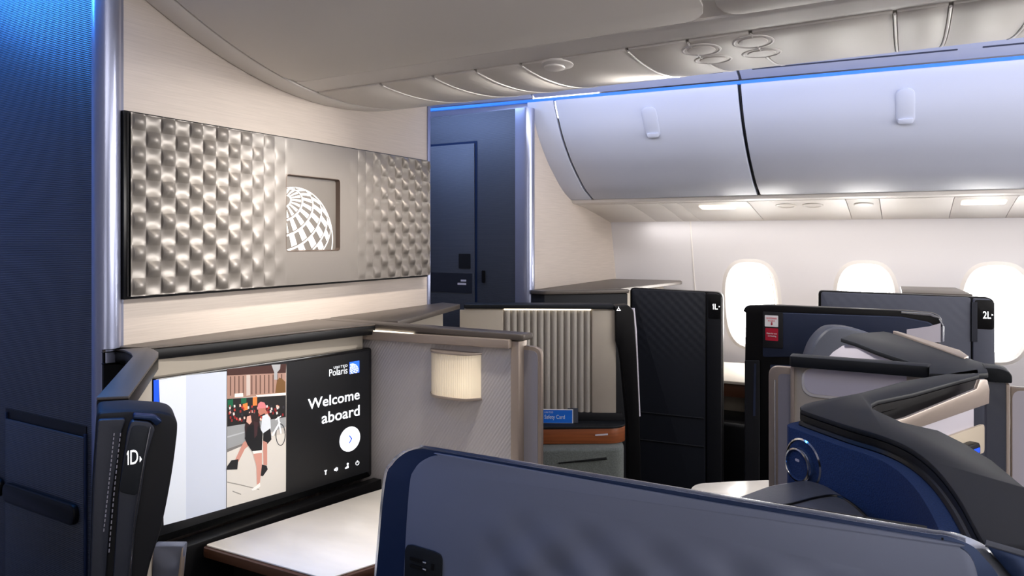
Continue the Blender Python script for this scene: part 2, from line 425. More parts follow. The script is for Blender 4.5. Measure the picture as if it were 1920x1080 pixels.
for i, c in enumerate(wc):
    r = bpy.data.objects.new('window_%d' % (i+1), None); COL.objects.link(r); r.location = FW.pt(c, WV-WH, 0); r['kind'] = 'structure'
    ts = [k*2*math.pi/64 for k in range(64)]
    bm = new()
    loft(bm, [[FW.pt(*sup((c, WV), a, b, t), n) for t in ts] for a, b, n in ((WW+.03, WH+.03, .0005), (WW+.012, WH+.012, .006), (WW, WH, -.004), (WW-.012, WH-.014, -.05), (WW-.02, WH-.02, -.055))], cap=False)
    obj('window_frame', bm, 'cream_light', r)
    bm = new(); bm.faces.new([bm.verts.new(FW.pt(*sup((c, WV), WW-.015, WH-.015, t), -.052)) for t in ts]); obj('window_pane', bm, 'pane', r)

bm = new(); su = FW.px(1299, 460)[0]; fbox(bm, FW, su-.004, su+.004, vz(.6), vz(1.615), .0005, .003); struct('trim_7', bm, 'cream_light', .001)
# ---- right overhead bins
BP = smooth_path([(3.085, 2.186), (3.10, 2.145), (3.165, 2.03), (3.262, 1.919), (3.36, 1.838), (3.45, 1.775), (3.535, 1.735), (3.575, 1.722)], 5)
def sheet(bm, prof, s0, s1, th, ns=2):
    off = offset(prof, th)
    loops = []
    for k in range(ns+1):
        s = s0+(s1-s0)*k/ns
        loops.append([side(x, s, z) for x, z in prof]+[side(x, s, z) for x, z in reversed(off)])
    loft(bm, loops)
def surf_hit(prof, px, py):
    """where the viewing ray meets the bin profile: sample and take the closest"""
    best = None
    for i in range(len(prof)-1):
        for t in (0, .25, .5, .75):
            x = prof[i][0]*(1-t)+prof[i+1][0]*t; z = prof[i][1]*(1-t)+prof[i+1][1]*t
            d = (EYE-z)*FPX/(py-HY) if abs(py-HY) > 1 else None
            if d is None: continue
            P = EY+ray(px, py)*d; s = (P-side(x, 0, z)).dot(AFT); e = abs((P-side(x, s, z)).length)
            if best is None or e < best[0]: best = (e, s, x, z, V((prof[i+1][0]-prof[i][0], 0, prof[i+1][1]-prof[i][1])))
    return best
bm = new(); sheet(bm, BP, -.02, .118, .02); bf = obj('bin_end_panel', bm, 'bin_white', None, .003)
tag(bf, 'narrow pale curved filler panel between beige closet wall and first overhead bin', 'panel')
bins = [(.13, .985, 1222, 231, 'pale overhead bin above the front window, next to the beige closet wall'), (1.0, 2.55, 1698, 199, 'longer pale overhead bin at upper right, behind the second thin gap')]
for s0, s1, lx, ly, lab in bins:
    b = thing('overhead_bin', side(3.5, (s0+s1)/2, 1.722), lab, 'overhead bin', 'overhead bins along the window side')
    bm = new(); sheet(bm, BP, s0, s1, .02, 4); obj('bin_door', bm, 'bin_white', b, .004, 3)
    bm = new(); sheet(bm, [(3.107, 2.188), (3.12, 2.15), (3.19, 2.03), (3.29, 1.93), (3.47, 1.79), (3.60, 1.725)], s0-.008, s1+.004, .012); obj('bin_body', bm, 'leather_navy', b)
    e, s, x, z, tn = surf_hit(BP, lx, ly)
    FB = Frame(side(x, s, z), AFT, -tn)
    bm = new(); plate(bm, FB, rrect(-.035, .035, -.080, .080, .034, 10), -.004, .0025); lt = obj('latch_plate', bm, 'bin_white', b, .002, 3)
    bm = new(); plate(bm, FB, rrect(-.031, .031, -.075, .076, .030, 10), .0025, .004); obj('latch_inlay', bm, 'bin_white', lt, .0015)
    bm = new(); plate(bm, FB, rnd([(-.028, -.074), (.028, -.074), (.028, -.050), (-.028, -.050)], [.02, .02, .004, .004]), .004, .011); obj('latch_handle', bm, 'bin_white', lt, .003)
bm = new(); sheet(bm, [(3.575, 1.722), (3.585, 1.706), (3.64, 1.70), (3.665, 1.708)], .0, 2.8, .012); struct('trim_4', bm, 'cream_light', .002)
# reading-light strip under the bins
PP = smooth_path([(3.655, 1.698), (3.74, 1.690), (3.83, 1.674), (3.98, 1.648), (4.165, 1.612)], 4)
def ps(px, py=385):
    return surf_hit(PP, px, py)[1]
cuts = [-.02]+[ps(x, y) for x, y in ((1194, 392), (1249, 391), (1283, 390), (1410, 388), (1589, 385), (1650, 384), (1786, 382), (1901, 380))]+[2.8]
names = ['blank panel under the bin nearest the beige closet wall', 'second small panel under the first bin', 'third small panel under the first bin, left of the glowing one', 'glowing panel just left of the gap between bins', 'panel with two round lights under the second bin', 'panel with an air nozzle under the second bin', 'blank panel right of the air nozzle under the second bin', 'bright panel under the second bin near the right edge', 'last panel under the second bin at the picture edge']
for i in range(len(cuts)-1):
    p = thing('service_panel', side(3.9, (cuts[i]+cuts[i+1])/2, 1.65), 'cream lower service strip, '+names[i], 'panel', 'service panels below the window-side bins')
    bm = new(); sheet(bm, PP, cuts[i]+.001, cuts[i+1]-.001, .012); obj('panel_cover', bm, 'cream_light', p, .002)
    mid = (cuts[i]+cuts[i+1])/2
    FPn = Frame(side(3.80, mid, 1.681), AFT, V((-.155, 0, .027)))
    if i in (3, 7):
        bm = new(); plate(bm, FPn, rrect(-.09, .09, -.05, .05, .02), .001, .005); obj('reading_lamp', bm, 'led_strip', p, .002)
    if i == 4:
        for u in (-.06, .07):
            bm = new(); lathe(bm, FPn, (u, 0), [(.05, -.004), (.05, .004), (.042, .006), (.036, .002), (.0005, .002)]); obj('light_ring', bm, 'cream', p)
    if i == 5:
        bm = new(); lathe(bm, FPn, (0, 0), [(.045, -.004), (.045, .003), (.040, .007), (.02, .009), (.0005, .009)]); obj('air_nozzle', bm, 'cream_light', p)
# vent strip above the bins and its cove
def vent_F():
    a = side(3.075, 0, 2.203); b = side(2.80, 0, 2.335)
    return Frame(a, AFT, b-a), (b-a).length
FV, VL = vent_F()
cuts = [-1.2, .02, 1.0, 2.7]
vl = ['lavender ceiling vent strip beyond the closet, furthest forward', 'lavender ceiling vent strip above the first window-side bin', 'lavender ceiling vent strip above the longer bin at upper right']
for i in range(3):
    p = thing('vent_strip', side(3.0, (cuts[i]+cuts[i+1])/2, 2.24), vl[i], 'vent', 'vent strips over the right aisle')
    bm = new(); fbox(bm, FV, cuts[i]+.006, cuts[i+1]-.006, .0, VL, -.02, 0); obj('strip_panel', bm, 'strip_lavender', p, .003)
    sl = [(cuts[i]+.06, cuts[i+1]-.06)] if i == 0 else [(cuts[i]+.06, (cuts[i]+cuts[i+1])/2-.04), ((cuts[i]+cuts[i+1])/2+.04, cuts[i+1]-.06)]
    for a, b in sl:
        bm = new(); plate(bm, FV, rrect(a, b, .060, .069, .004), -.001, .0008); obj('vent_slot', bm, 'slot_dark', p)
bm = new(); loft(bm, [[side(3.088, s, 2.187), side(3.11, s, 2.187), side(3.11, s, 2.203), side(3.084, s, 2.200)] for s in (-1.2, 2.7)])
tag(obj('cove_light', bm, 'cove_blue'), 'thin blue cove light line running along the top of the overhead bins', 'light')
bm = new(); box(bm, 3.12, 3.16, 1.66, 3.3, 2.155, 2.42); struct('trim_5', bm, 'strip_lavender')

# ---- centre overhead stowage with rounded belly
def zb(x): return 1.99+.36*(x-1.9)**2 if x < 1.9 else 1.99+.32*(x-1.9)**2
def belly(bm, x0, x1, y0, y1, dz=0, th=.012, n=14):
    pts = [x0+(x1-x0)*k/n for k in range(n+1)]
    loops = []
    for y in (y0, y1):
        loops.append([V((x, y, zb(x)+dz)) for x in pts]+[V((x, y, zb(x)+dz+th)) for x in reversed(pts)])
    loft(bm, loops)
cb = thing('centre_overhead_bin', (1.85, .3, 1.99), 'cream centre overhead bin with rounded belly above the quilted art panel', 'overhead bin')
bm = new(); belly(bm, .85, 2.535, -2.5, YB-.001, .010, .02, 24); obj('backing', bm, 'cream', cb)
bm = new(); belly(bm, .85, 2.53, 1.752, YB-.002, 0, .011, 24); obj('end_trim', bm, 'cream', cb, .003)
def rbelly(bm, x0, x1, y0, y1, rc, dz=0, th=.011):
    """belly panel with rounded corners (grid clipped to a rounded rectangle)"""
    poly = rrect(x0, x1, y0, y1, rc, 8)
    NX = 14; xs = [x0+(x1-x0)*k/NX for k in range(NX+1)]
    lo, hi = {}, {}
    def yr(x):
        d = min(x-x0, x1-x)
        if d >= rc: return y0, y1
        k = rc-math.sqrt(max(0, rc*rc-(rc-d)**2)); return y0+k, y1-k
    xs = sorted(set(xs+[x0+rc*t for t in (.02, .1, .25, .5, 1)]+[x1-rc*t for t in (.02, .1, .25, .5, 1)]))
    loops = []
    for x in xs:
        a, b = yr(x); loops.append([V((x, a, zb(x)+dz)), V((x, b, zb(x)+dz)), V((x, b, zb(x)+dz+th)), V((x, a, zb(x)+dz+th))])
    loft(bm, loops)
bm = new(); rbelly(bm, .85, 1.645, .40, 1.745, .06); obj('belly_panel', bm, 'cream', cb, .005, 3)
bm = new(); rbelly(bm, .85, 1.645, -2.4, .37, .05); obj('belly_panel', bm, 'cream', cb, .005, 3)
bm = new(); belly(bm, 1.655, 1.745, -2.4, 1.745, .004, .008, 4); obj('channel_strip', bm, 'cream_light', cb, .002)
bm = new(); belly(bm, 2.505, 2.54, -2.4, YB-.001, -.002, .014, 4); obj('edge_lip', bm, 'cream_light', cb, .003)
ycut = [1.745]
for x in (800, 926, 1010, 1077, 1147, 1307, 1395, 1485, 1684, 1759, 1875):
    ra = ray(x, 100); ycut.append(2.46*ra.y/ra.x)
ycut = [y for y in ycut if y <= 1.745]+[-.9]
ordn = ['first', 'second', 'third', 'fourth', 'fifth', 'sixth', 'seventh', 'eighth', 'ninth', 'tenth', 'eleventh', 'twelfth']
for i in range(len(ycut)-1):
    y1, y0 = ycut[i], ycut[i+1]
    ym = (y0+y1)/2; kind = 'blank cream panel'
    cxp = [k for k in range(1)]
    pr = lambda X, Y: 960+FPX*(V((X, Y, 0)).dot(CR))/(V((X, Y, 0)).dot(CF))
    lights = [(px, py) for px, py in ((1315, 93), (1337, 112), (1412, 79), (1428, 100)) if pr(2.2, y1) < 0]
    p = thing('ceiling_panel', (2.12, ym, zb(2.12)), '', 'panel', 'cream panels in the centre ceiling strip')
    bm = new(); belly(bm, 1.75, 2.50, y0+.004, y1-.004, 0, .010, 12); obj('panel_cover', bm, 'cream', p, .003)
    bm = new(); tube(bm, [(x, y0, zb(x)+.0015) for x in [1.76+.72*k/12 for k in range(13)]], .0032, 8); obj('ridge', bm, 'cream_light', p)
    p['_i'] = i
    for px, py in ((1315, 94), (1337, 112), (1412, 79), (1428, 100), (1045, 121)):
        # solve where the ray meets the belly
        for k in range(400):
            X = 1.76+.74*k/400; d = (zb(X)-EYE)/(-(py-HY)/FPX); P = EY+ray(px, py)*d
            if P.x <= X: break
        if not (y0 < P.y < y1): continue
        F = Frame((P.x, P.y, zb(P.x)), (0, 1, 0), (1, 0, .64*(P.x-1.9)))
        if F.n.z > 0: F = Frame((P.x, P.y, zb(P.x)), (0, -1, 0), (1, 0, .64*(P.x-1.9)))
        if px == 1045:
            bm = new(); lathe(bm, F, (0, 0), [(.046, -.004), (.045, .002), (.040, .004), (.0005, .004)]); nz = obj('air_nozzle', bm, 'cream_light', p)
            bm = new(); lathe(bm, F, (.012, .006), [(.030, .004), (.029, .008), (.024, .010), (.0005, .010)]); obj('nozzle_dial', bm, 'cream_light', nz)
            kind = 'cream panel with round air nozzle'
        else:
            bm = new(); lathe(bm, F, (0, 0), [(.051, -.003), (.050, .0006), (.046, .0014), (.040, -.0015), (.030, .001), (.0005, .001)]); lr = obj('reading_light', bm, 'cream_light', p)
            bm = new(); lathe(bm, F, (0, 0), [(.036, -.001), (.034, .0018), (.020, .0032), (.0005, .0030)]); obj('light_lens', bm, 'cream', lr)
            kind = 'cream panel with two round reading lights'
    p['label'] = kind+', '+ordn[i]+' from the bulkhead in the centre ceiling strip'
    del p['_i']

# ================================================================ ART PANEL
FA = Frame((0, 1.822, 0), (1, 0, 0))
u0 = FA.px(232, 300)[0]; u1 = FA.px(802, 400)[0]; v1 = (FA.px(240, 207)[1]+FA.px(802, 301)[1])/2; v0 = (FA.px(240, 561)[1]+FA.px(802, 519)[1])/2
ap = thing('art_panel', ((u0+u1)/2, 1.84, v0), 'dark framed metallic quilted wall panel with globe emblem on the beige bulkhead', 'wall panel')
bm = new(); fbox(bm, FA, u0, u1, v0, v1, -.027, 0); obj('frame', bm, 'art_frame', ap, .002)
a = FA.pp([(535, 470), (635, 335)], .01); cu0, cu1 = a[0][0], a[1][0]
cv0 = (FA.px(535, 471)[1]+FA.px(632, 469)[1])/2; cv1 = (FA.px(537, 328)[1]+FA.px(634, 338)[1])/2
pu0, pu1, pv0, pv1 = u0+.010, u1-.004, v0+.008, v1-.006
NX, NZ = 360, 210
CW = .0445
def quilt(u, v):
    k = (u-pu0)/(pu1-pu0)
    fade = max(0, min(1, (.42-k)/.22)) if k < .5 else max(0, min(1, (k-.62)/.2))
    # tufted columns: a pillow and a hollow by turns, shifted by half a step from column to column
    t = (u-pu0)/CW; q = t-math.floor(t); c = 4*q*(1-q); c = c**.7
    ph = ((pv1-v)/(2*CW)+(.5 if int(math.floor(t)) % 2 else 0)) % 1
    wv = math.sin(2*math.pi*ph); wv = wv if wv > 0 else .5*wv
    edge = min(1, max(0, min(u-pu0, pu1-u, v-pv0, pv1-v))/.005)
    return fade*edge*(.0105*c*wv+.0035*c-.003)
bm = new()
def inside(u, v): return cu0 < u < cu1 and cv0 < v < cv1
us = sorted([u for u in (pu0+CW/12*i for i in range(500)) if u < pu1-.001]+[pu1, cu0, cu1]); vs = sorted([pv0+(pv1-pv0)*i/NZ for i in range(NZ+1)]+[cv0, cv1])
grid = [[bm.verts.new(FA.pt(u, v, .0155+quilt(u, v))) for v in vs] for u in us]
for i in range(len(us)-1):
    for j in range(len(vs)-1):
        if inside((us[i]+us[i+1])/2, (vs[j]+vs[j+1])/2): continue
        bm.faces.new((grid[i][j], grid[i+1][j], grid[i+1][j+1], grid[i][j+1]))
rim = [[FA.pt(u, v, 0) for u, v in ((pu0, pv0), (pu1, pv0), (pu1, pv1), (pu0, pv1))], [FA.pt(u, v, .006) for u, v in ((pu0, pv0), (pu1, pv0), (pu1, pv1), (pu0, pv1))]]
loft(bm, rim, cap=False)
obj('quilted_face', bm, 'art_metal', ap, smooth=7)
bm = new(); r1 = rrect(cu0, cu1, cv0, cv1, .012); r2 = rrect(cu0+.004, cu1-.006, cv0+.003, cv1-.004, .010)
loft(bm, [[FA.pt(u, v, .0160) for u, v in rrect(cu0-.002, cu1+.002, cv0-.002, cv1+.002, .013)], [FA.pt(u, v, .0168) for u, v in r1], [FA.pt(u, v, .0005) for u, v in r2]], cap=False)
obj('recess_rim', bm, 'bronze_dark', ap)
bm = new(); plate(bm, FA, r1, -.001, .0008); obj('recess_plate', bm, 'art_recess', ap)
bm = new(); emblem(bm, FA, cu0+.002, cv0+.002, (cu1-cu0)*1.0, .0010); obj('globe_emblem', bm, 'emblem_white', ap, fin=False)

# ================================================================ SUITE 1D FRONT
def P(pts, z=ZT): return [pz(x, y, z) for x, y in pts]
con = thing('suite_console', (1.4, 1.75, 0), 'dark grey ledge with angled side wall under the art panel, left of the lamp divider', 'console')
outer = P([(176, 651.7), (205, 652), (233, 656), (246, 662), (249, 668)])
inner = P([(241.6, 742), (297, 666), (297, 660), (289, 655), (278, 651)])
front = P([(412, 638), (560, 622), (704, 607)])
ledge = outer+[pz(180.5, 744.7, ZT)]+inner+front+[(MID-.012, YB-.002), (1.14, YB-.002), (1.06, 1.812)]
bm = new(); prism(bm, ledge, ZT-.006, ZT); obj('ledge_top', bm, 'ledge_grey', con, .0015)
bm = new(); prism(bm, ledge, ZT-.036, ZT-.0065); obj('ledge_body', bm, 'black', con, .002)
ctr = lambda pts, k: [(x+(1.2-x)*k*.2, y+(1.75-y)*k*.2) for x, y in pts]
bm = new(); prism(bm, outer+P([(180.5, 744.7), (236, 743), (279, 657), (272, 652)])+[(1.115, 1.76), (1.06, 1.812)], .02, ZT-.037); obj('side_wall', bm, 'black', con, .002)
# inner lining, beige, seen past the cap
bm = new(); prism(bm, P([(243, 742), (285, 668), (280, 656), (237, 742)]), .3, ZT-.037); obj('inner_lining', bm, 'beige_plain', con, .002)
FS = VF((1.143, 1.727), (1.84, 1.585))
bm = new(); plate(bm, FS, [(-.0, .9), (.70, .9), (.70, ZT-.037), (-.0, ZT-.037)], -.05, -.035); obj('back_panel', bm, 'beige_plain', con)
# end post 1D
dp = 1.19
pl = EY+ray(250, 760)*dp
FP = Frame((pl.x, pl.y, 0), (.86, -.51, 0))
post = thing('suite_post', (.72, 1.15, 0), 'black leather door post marked 1D at the left, in front of the navy wall', 'post')
so = FP.pp([(181, 772), (240, 768), (300, 771), (322, 776), (333, 790), (333, 810), (326, 870), (314, 940), (301, 1000), (280, 1062), (264, 1150), (255, 1700), (150, 1700), (166, 1080), (172, 900)])
bm = new(); plate(bm, FP, rnd(so, [.01, 0, 0, .01, .015, .01, .03, .03, .02, .03, .03, 0, 0, .05, .05]), -.09, 0); obj('post_body', bm, 'black_soft', post, .010, 3)
sl = FP.pp([(184, 784), (236, 782), (227, 808), (210, 920), (198, 1080), (196, 1700), (152, 1700), (170, 1080), (176, 900)])
bm = new(); plate(bm, FP, rnd(sl, .006), .0, .012); obj('leather_cover', bm, 'leather_navy', post, .005, 3)
st = FP.pp([(246, 784), (280, 787), (290, 799), (274, 850), (252, 990), (240, 1150), (236, 1700), (206, 1700), (212, 1080), (222, 920), (238, 806)])
bm = new(); plate(bm, FP, rnd(st, .006), .0, .018); strip = obj('number_strip', bm, 'leather_navy', post, .004, 3)
lb = FP.pp([(248, 796), (279, 799), (272, 850), (257, 930), (222, 922), (236, 850)], .018)
bm = new(); plate(bm, FP, rnd(lb, .008), .018, .0192); obj('number_plate', bm, 'cap_dark', strip, .001)
a = FP.px(238, 872, .02); b = FP.px(264, 842, .02)
text('number', FP, '1D', a[0], b[0]-.004, a[1], b[1], .0196, 'sign_glow', strip, 0, .0006)
bm = new(); t_ = FP.pp([(262, 867), (266, 861), (262, 855)], .02); plate(bm, FP, t_, .0196, .0202); obj('arrow_mark', bm, 'sign_glow', strip)
bm = new(); tube(bm, [FP.pt(*FP.px(x, y, .019), .019) for x, y in ((282, 800), (272, 850), (254, 960), (242, 1080), (238, 1200))], .0014, 6); obj('edge_highlight', bm, 'chrome', strip)
for pts in (((214, 812), (205, 900), (194, 1000)), ((226, 812), (213, 920), (204, 1040))):
    for k in range(22):
        t0, t1 = k/22, (k+.6)/22
        f = lambda t: FP.px(pts[0][0]*(1-t)**2+pts[1][0]*2*t*(1-t)+pts[2][0]*t*t, pts[0][1]*(1-t)**2+pts[1][1]*2*t*(1-t)+pts[2][1]*t*t, .012)
        if k == 0: bm = new()
        tube(bm, [FP.pt(*f(t0), .0125), FP.pt(*f(t1), .0125)], .0009, 5)
    obj('stitching', bm, 'grey_fabric', post)
bm = new(); plate(bm, FP, FP.pp([(250, 772), (290, 775), (304, 786), (292, 796), (281, 785), (248, 782)]), 0, .0165); obj('top_inlay', bm, 'shell_navy', post, .003)

# ---- monitor
TL, TR, BR, BL = FS.px(288, 712), FS.px(697, 650), FS.px(697, 893), FS.px(303, 1004)
zt = (TL[1]+TR[1])/2; zb_ = BR[1]
mon = thing('monitor', FS.pt(.35, zb_, -.02), 'wide seat screen reading Welcome aboard beneath the grey ledge', 'screen')
bm = new(); plate(bm, FS, rrect(TL[0], TR[0], zb_, zt, .012), -.034, 0); obj('housing', bm, 'gloss_black', mon, .003, 3)
n0 = .0008
disp = FS.pp([(289, 719), (690, 655), (690, 886), (300, 988)], n0)
bm = new(); plate(bm, FS, [(TL[0]+.006, zb_+.02), (TR[0]-.012, zb_+.02), (TR[0]-.012, zt-.010), (TL[0]+.006, zt-.010)], 0, n0); dsp = obj('display', bm, 'scr_black', mon)
lay = [0]
def flat(pts, m, bm_=None, name=None, dn=None):
    lay[0] += 1
    n = n0+.00006*lay[0] if dn is None else dn
    b = new(); F = FS
    b.faces.new([b.verts.new(F.pt(u, v, n)) for u, v in F.pp(pts, n)])
    return b
def part(name, polys, m, parent=dsp):
    lay[0] += 1; n = n0+.00008*lay[0]
    b = new()
    for pts in polys: b.faces.new([b.verts.new(FS.pt(u, v, n)) for u, v in FS.pp(pts, n)])
    return obj(name, b, m, parent, fin=False)
part('blue_bar', [[(288, 713), (298, 712), (299, 860), (289, 866)]], 'scr_blue')
part('white_field', [[(298, 712), (349, 704), (349, 974), (307, 985), (303, 860)]], 'scr_grey1')
part('grey_field', [[(349, 704), (425, 696), (424, 953), (349, 974)]], 'scr_grey2')
def colr(h, e=.5):
    k = 'scr_'+h
    if k not in MATS: mat(k, h, .4, 0, e)
    return k
part('picture', [[(426, 692), (537, 682), (536, 921), (425, 952)]], colr('b9b2ab'))
def pic(h, *polys):
    # a handful of shapes: one piece each; crowds and textures stay one piece
    if len(polys) > 4: part('picture_texture', list(polys), colr(h))['kind'] = 'stuff'
    else:
        for q in polys: part('picture_detail', [q], colr(h))
pic('3a1c16', [(426, 692), (537, 682), (536, 699), (426, 704)])
pic('9c7a6c', [(426, 704), (536, 699), (536, 738), (426, 748)])
pic('5d4238', *[[(x, 706-(x-426)*.045), (x+2.2, 706-(x-426)*.045), (x+2.2, 742-(x-426)*.06), (x, 742-(x-426)*.06)] for x in range(431, 534, 8)])
pic('b8aaa2', [(462, 703), (469, 702.6), (469, 741), (462, 742)])
pic('6b4a26', [(519, 715), (524, 708), (530, 711), (535, 716), (535, 737), (516, 737)])
pic('9a9a9c', [(509, 684), (526, 683), (525, 692), (520, 698), (520, 712), (514, 712), (514, 698)])
pic('ddd5cd', [(440, 738), (456, 737), (456, 744), (440, 745)], [(480, 741), (536, 736), (536, 741), (484, 746)])
pic('1c1a1a', [(426, 748), (536, 741), (536, 782), (426, 800)])
pic('0f5a3c', [(427, 750), (437, 748), (437, 762), (427, 764)], [(452, 747), (462, 746), (462, 756), (452, 757)])
pic('e07a3a', [(474, 745), (482, 744), (482, 760), (474, 761)], [(455, 758), (464, 755), (465, 768), (457, 770)])
random.seed(9)
for h in ('a8342c', 'd8b0a0', '2e2b33', '7d1f22', 'c9c2bd'):
    pic(h, *[[(x, y), (x+3, y-.5), (x+3.4, y+4), (x+.3, y+5)] for x, y in [(random.uniform(428, 530), random.uniform(758, 787)) for _ in range(16)]])
pic('8e8f90', [(426, 800), (536, 782), (536, 800), (426, 842)])
pic('a9abad', [(426, 818), (470, 806), (470, 808), (426, 821)])
pic('6f6c6a', [(426, 842), (470, 826), (470, 829), (426, 848)])
pic('c9c3bb', [(426, 848), (480, 826), (536, 812), (536, 921), (425, 952)])
pic('8b857e', [(426, 903), (450, 908), (486, 917), (486, 918.5), (450, 910), (426, 905)], [(436, 920), (452, 926), (452, 928), (436, 922)])
# bicycle
ring = lambda cx, cy, rx, ry, w_: [[(cx+rx*math.cos(a), cy+ry*math.sin(a)), (cx+rx*math.cos(a+.35), cy+ry*math.sin(a+.35)), (cx+(rx-w_)*math.cos(a+.35), cy+(ry-w_)*math.sin(a+.35)), (cx+(rx-w_)*math.cos(a), cy+(ry-w_)*math.sin(a))] for a in [k*.349 for k in range(18)]]
pic('2a2a2c', *[q for q in ring(526, 815, 9.5, 21, 1.6) if max(p[0] for p in q) < 537])
pic('e9e9ea', [(520, 782), (523, 781), (528, 812), (526, 814)], [(509, 816), (524, 790), (526, 792), (512, 818)], [(516, 786), (527, 779), (527, 781), (517, 788)])
# rider on the back: cap, face, light top, shorts, legs
pic('c9767a', [(484, 757), (489, 753), (496, 755), (499, 762), (498, 766), (482, 768)])
pic('b07060', [(484, 766), (497, 765), (496, 775), (488, 779), (484, 774)], [(497, 766), (508, 785), (505, 788), (494, 772)])
pic('c9cdd2', [(492, 780), (501, 776), (507, 784), (508, 806), (494, 813), (489, 806)])
pic('17171a', [(494, 812), (507, 803), (509, 824), (500, 834), (493, 828)])
pic('b98274', [(493, 826), (501, 830), (501, 872), (494, 872)], [(466, 822), (456, 830), (441, 862), (447, 866), (459, 842), (468, 834)])
pic('18181b', [(434, 863), (447, 861), (445, 880), (425, 881), (426, 874)], [(491, 871), (500, 873), (502, 880), (493, 893), (488, 892)])
# standing walker: dark hair, face, black top, pale shorts, legs, shoes
pic('2a1b1c', [(463, 778), (470, 773), (479, 775), (486, 786), (488, 800), (480, 815), (460, 824), (459, 800)])
pic('cf9b8a', [(463, 781), (470, 779), (472, 791), (468, 796), (462, 791)])
pic('131316', [(464, 800), (474, 796), (487, 800), (492, 812), (491, 846), (474, 848), (464, 834), (459, 822)])
pic('3a2326', [(476, 790), (484, 792), (482, 816), (477, 822)])
pic('ded8d2', [(473, 846), (491, 844), (491, 849), (476, 851)])
pic('c08a7c', [(475, 851), (491, 849), (491, 872), (487, 908), (482, 908), (481, 874)])
pic('e7e2dc', [(472, 917), (481, 911), (487, 905), (488, 912), (480, 918), (473, 920)])
def stext(name, body, xl, xr, xv, yb, yt, m='scr_white', bold=.012, space=1.0, parent=dsp):
    """left and right pixel columns; base and top read at column xv"""
    u0_, u1_ = FS.px(xl, 750)[0], FS.px(xr, 750)[0]; vb, vt = FS.px(xv, yb)[1], FS.px(xv, yt)[1]
    return text(name, FS, body, u0_, u1_, vb, vt, n0+.003, m, parent, bold, .0003, space)
stext('greeting', 'Welcome', 576, 673, 577, 768, 748)
stext('greeting', 'aboard', 602, 673, 673, 778.5, 758.5)
stext('brand_text', 'Polaris', 616, 650, 617, 705.5, 692.5, bold=0)
stext('brand_text', 'UNITED', 624.5, 650, 637, 689.5, 685, bold=.01, space=1.4)
a = FS.px(656, 701); b = FS.px(673, 676)
Sg = max(b[0]-a[0], b[1]-a[1])
bm = new(); fbox(bm, FS, b[0]-Sg, b[0], a[1], a[1]+Sg, n0+.001, n0+.002); lg = obj('logo_tile', bm, 'scr_logo', dsp)
bm = new(); emblem(bm, FS, b[0]-Sg, a[1], Sg, n0+.0022, .0003); obj('globe_emblem', bm, 'scr_white', dsp, fin=False)
c = FS.px(655.5, 823); rr = (FS.px(655.5, 800)[1]-FS.px(655.5, 846)[1])/2
bm = new(); lathe(bm, FS, c, [(rr, n0), (rr, n0+.002), (.0002, n0+.002)], 48); bt = obj('next_button', bm, 'scr_white', dsp)
bm = new()
for sgn in (1, -1):
    k = [(-.005, sgn*.012), (-.002, sgn*.013), (.008, 0), (.004, 0)]
    plate(bm, FS, [(c[0]+x, c[1]+y) for x, y in k], n0+.002, n0+.0028)
obj('chevron', bm, 'scr_blue', dsp)
# icons: lamp, speaker, call figure, power
c = FS.px(610, 885); bm = new(); plate(bm, FS, [(c[0]-.005, c[1]+.006), (c[0]+.005, c[1]+.006), (c[0]+.0015, c[1]), (c[0]+.0015, c[1]-.008), (c[0]-.0015, c[1]-.008), (c[0]-.0015, c[1])], n0, n0+.002); obj('icon', bm, 'scr_white', dsp)
c = FS.px(629, 880); bm = new(); plate(bm, FS, [(c[0]-.006, c[1]-.003), (c[0]-.002, c[1]-.003), (c[0]+.003, c[1]-.007), (c[0]+.003, c[1]+.007), (c[0]-.002, c[1]+.003), (c[0]-.006, c[1]+.003)], n0, n0+.002); plate(bm, FS, [(c[0]+.006, c[1]-.005), (c[0]+.0075, c[1]-.005), (c[0]+.0075, c[1]+.005), (c[0]+.006, c[1]+.005)], n0, n0+.002); obj('icon', bm, 'scr_white', dsp)
c = FS.px(650, 874); bm = new(); plate(bm, FS, [(c[0]-.007, c[1]-.007), (c[0]+.006, c[1]-.007), (c[0]+.006, c[1]+.001), (c[0]+.002, c[1]+.003), (c[0]-.001, c[1]-.002), (c[0]-.007, c[1]-.003)], n0, n0+.002); lathe(bm, FS, (c[0]+.003, c[1]+.007), [(.0036, n0), (.0036, n0+.002), (.0002, n0+.002)], 16); obj('icon', bm, 'scr_white', dsp)
c = FS.px(669.5, 868); bm = new()
for k in range(20):
    t0, t1 = math.radians(120+k*15), math.radians(135+k*15)
    plate(bm, FS, [(c[0]+r*math.cos(t), c[1]+r*math.sin(t)) for r, t in ((.0072, t0), (.0072, t1), (.0056, t1), (.0056, t0))], n0, n0+.002)
fbox(bm, FS, c[0]-.0008, c[0]+.0008, c[1]+.002, c[1]+.009, n0, n0+.002); obj('icon', bm, 'scr_white', dsp)

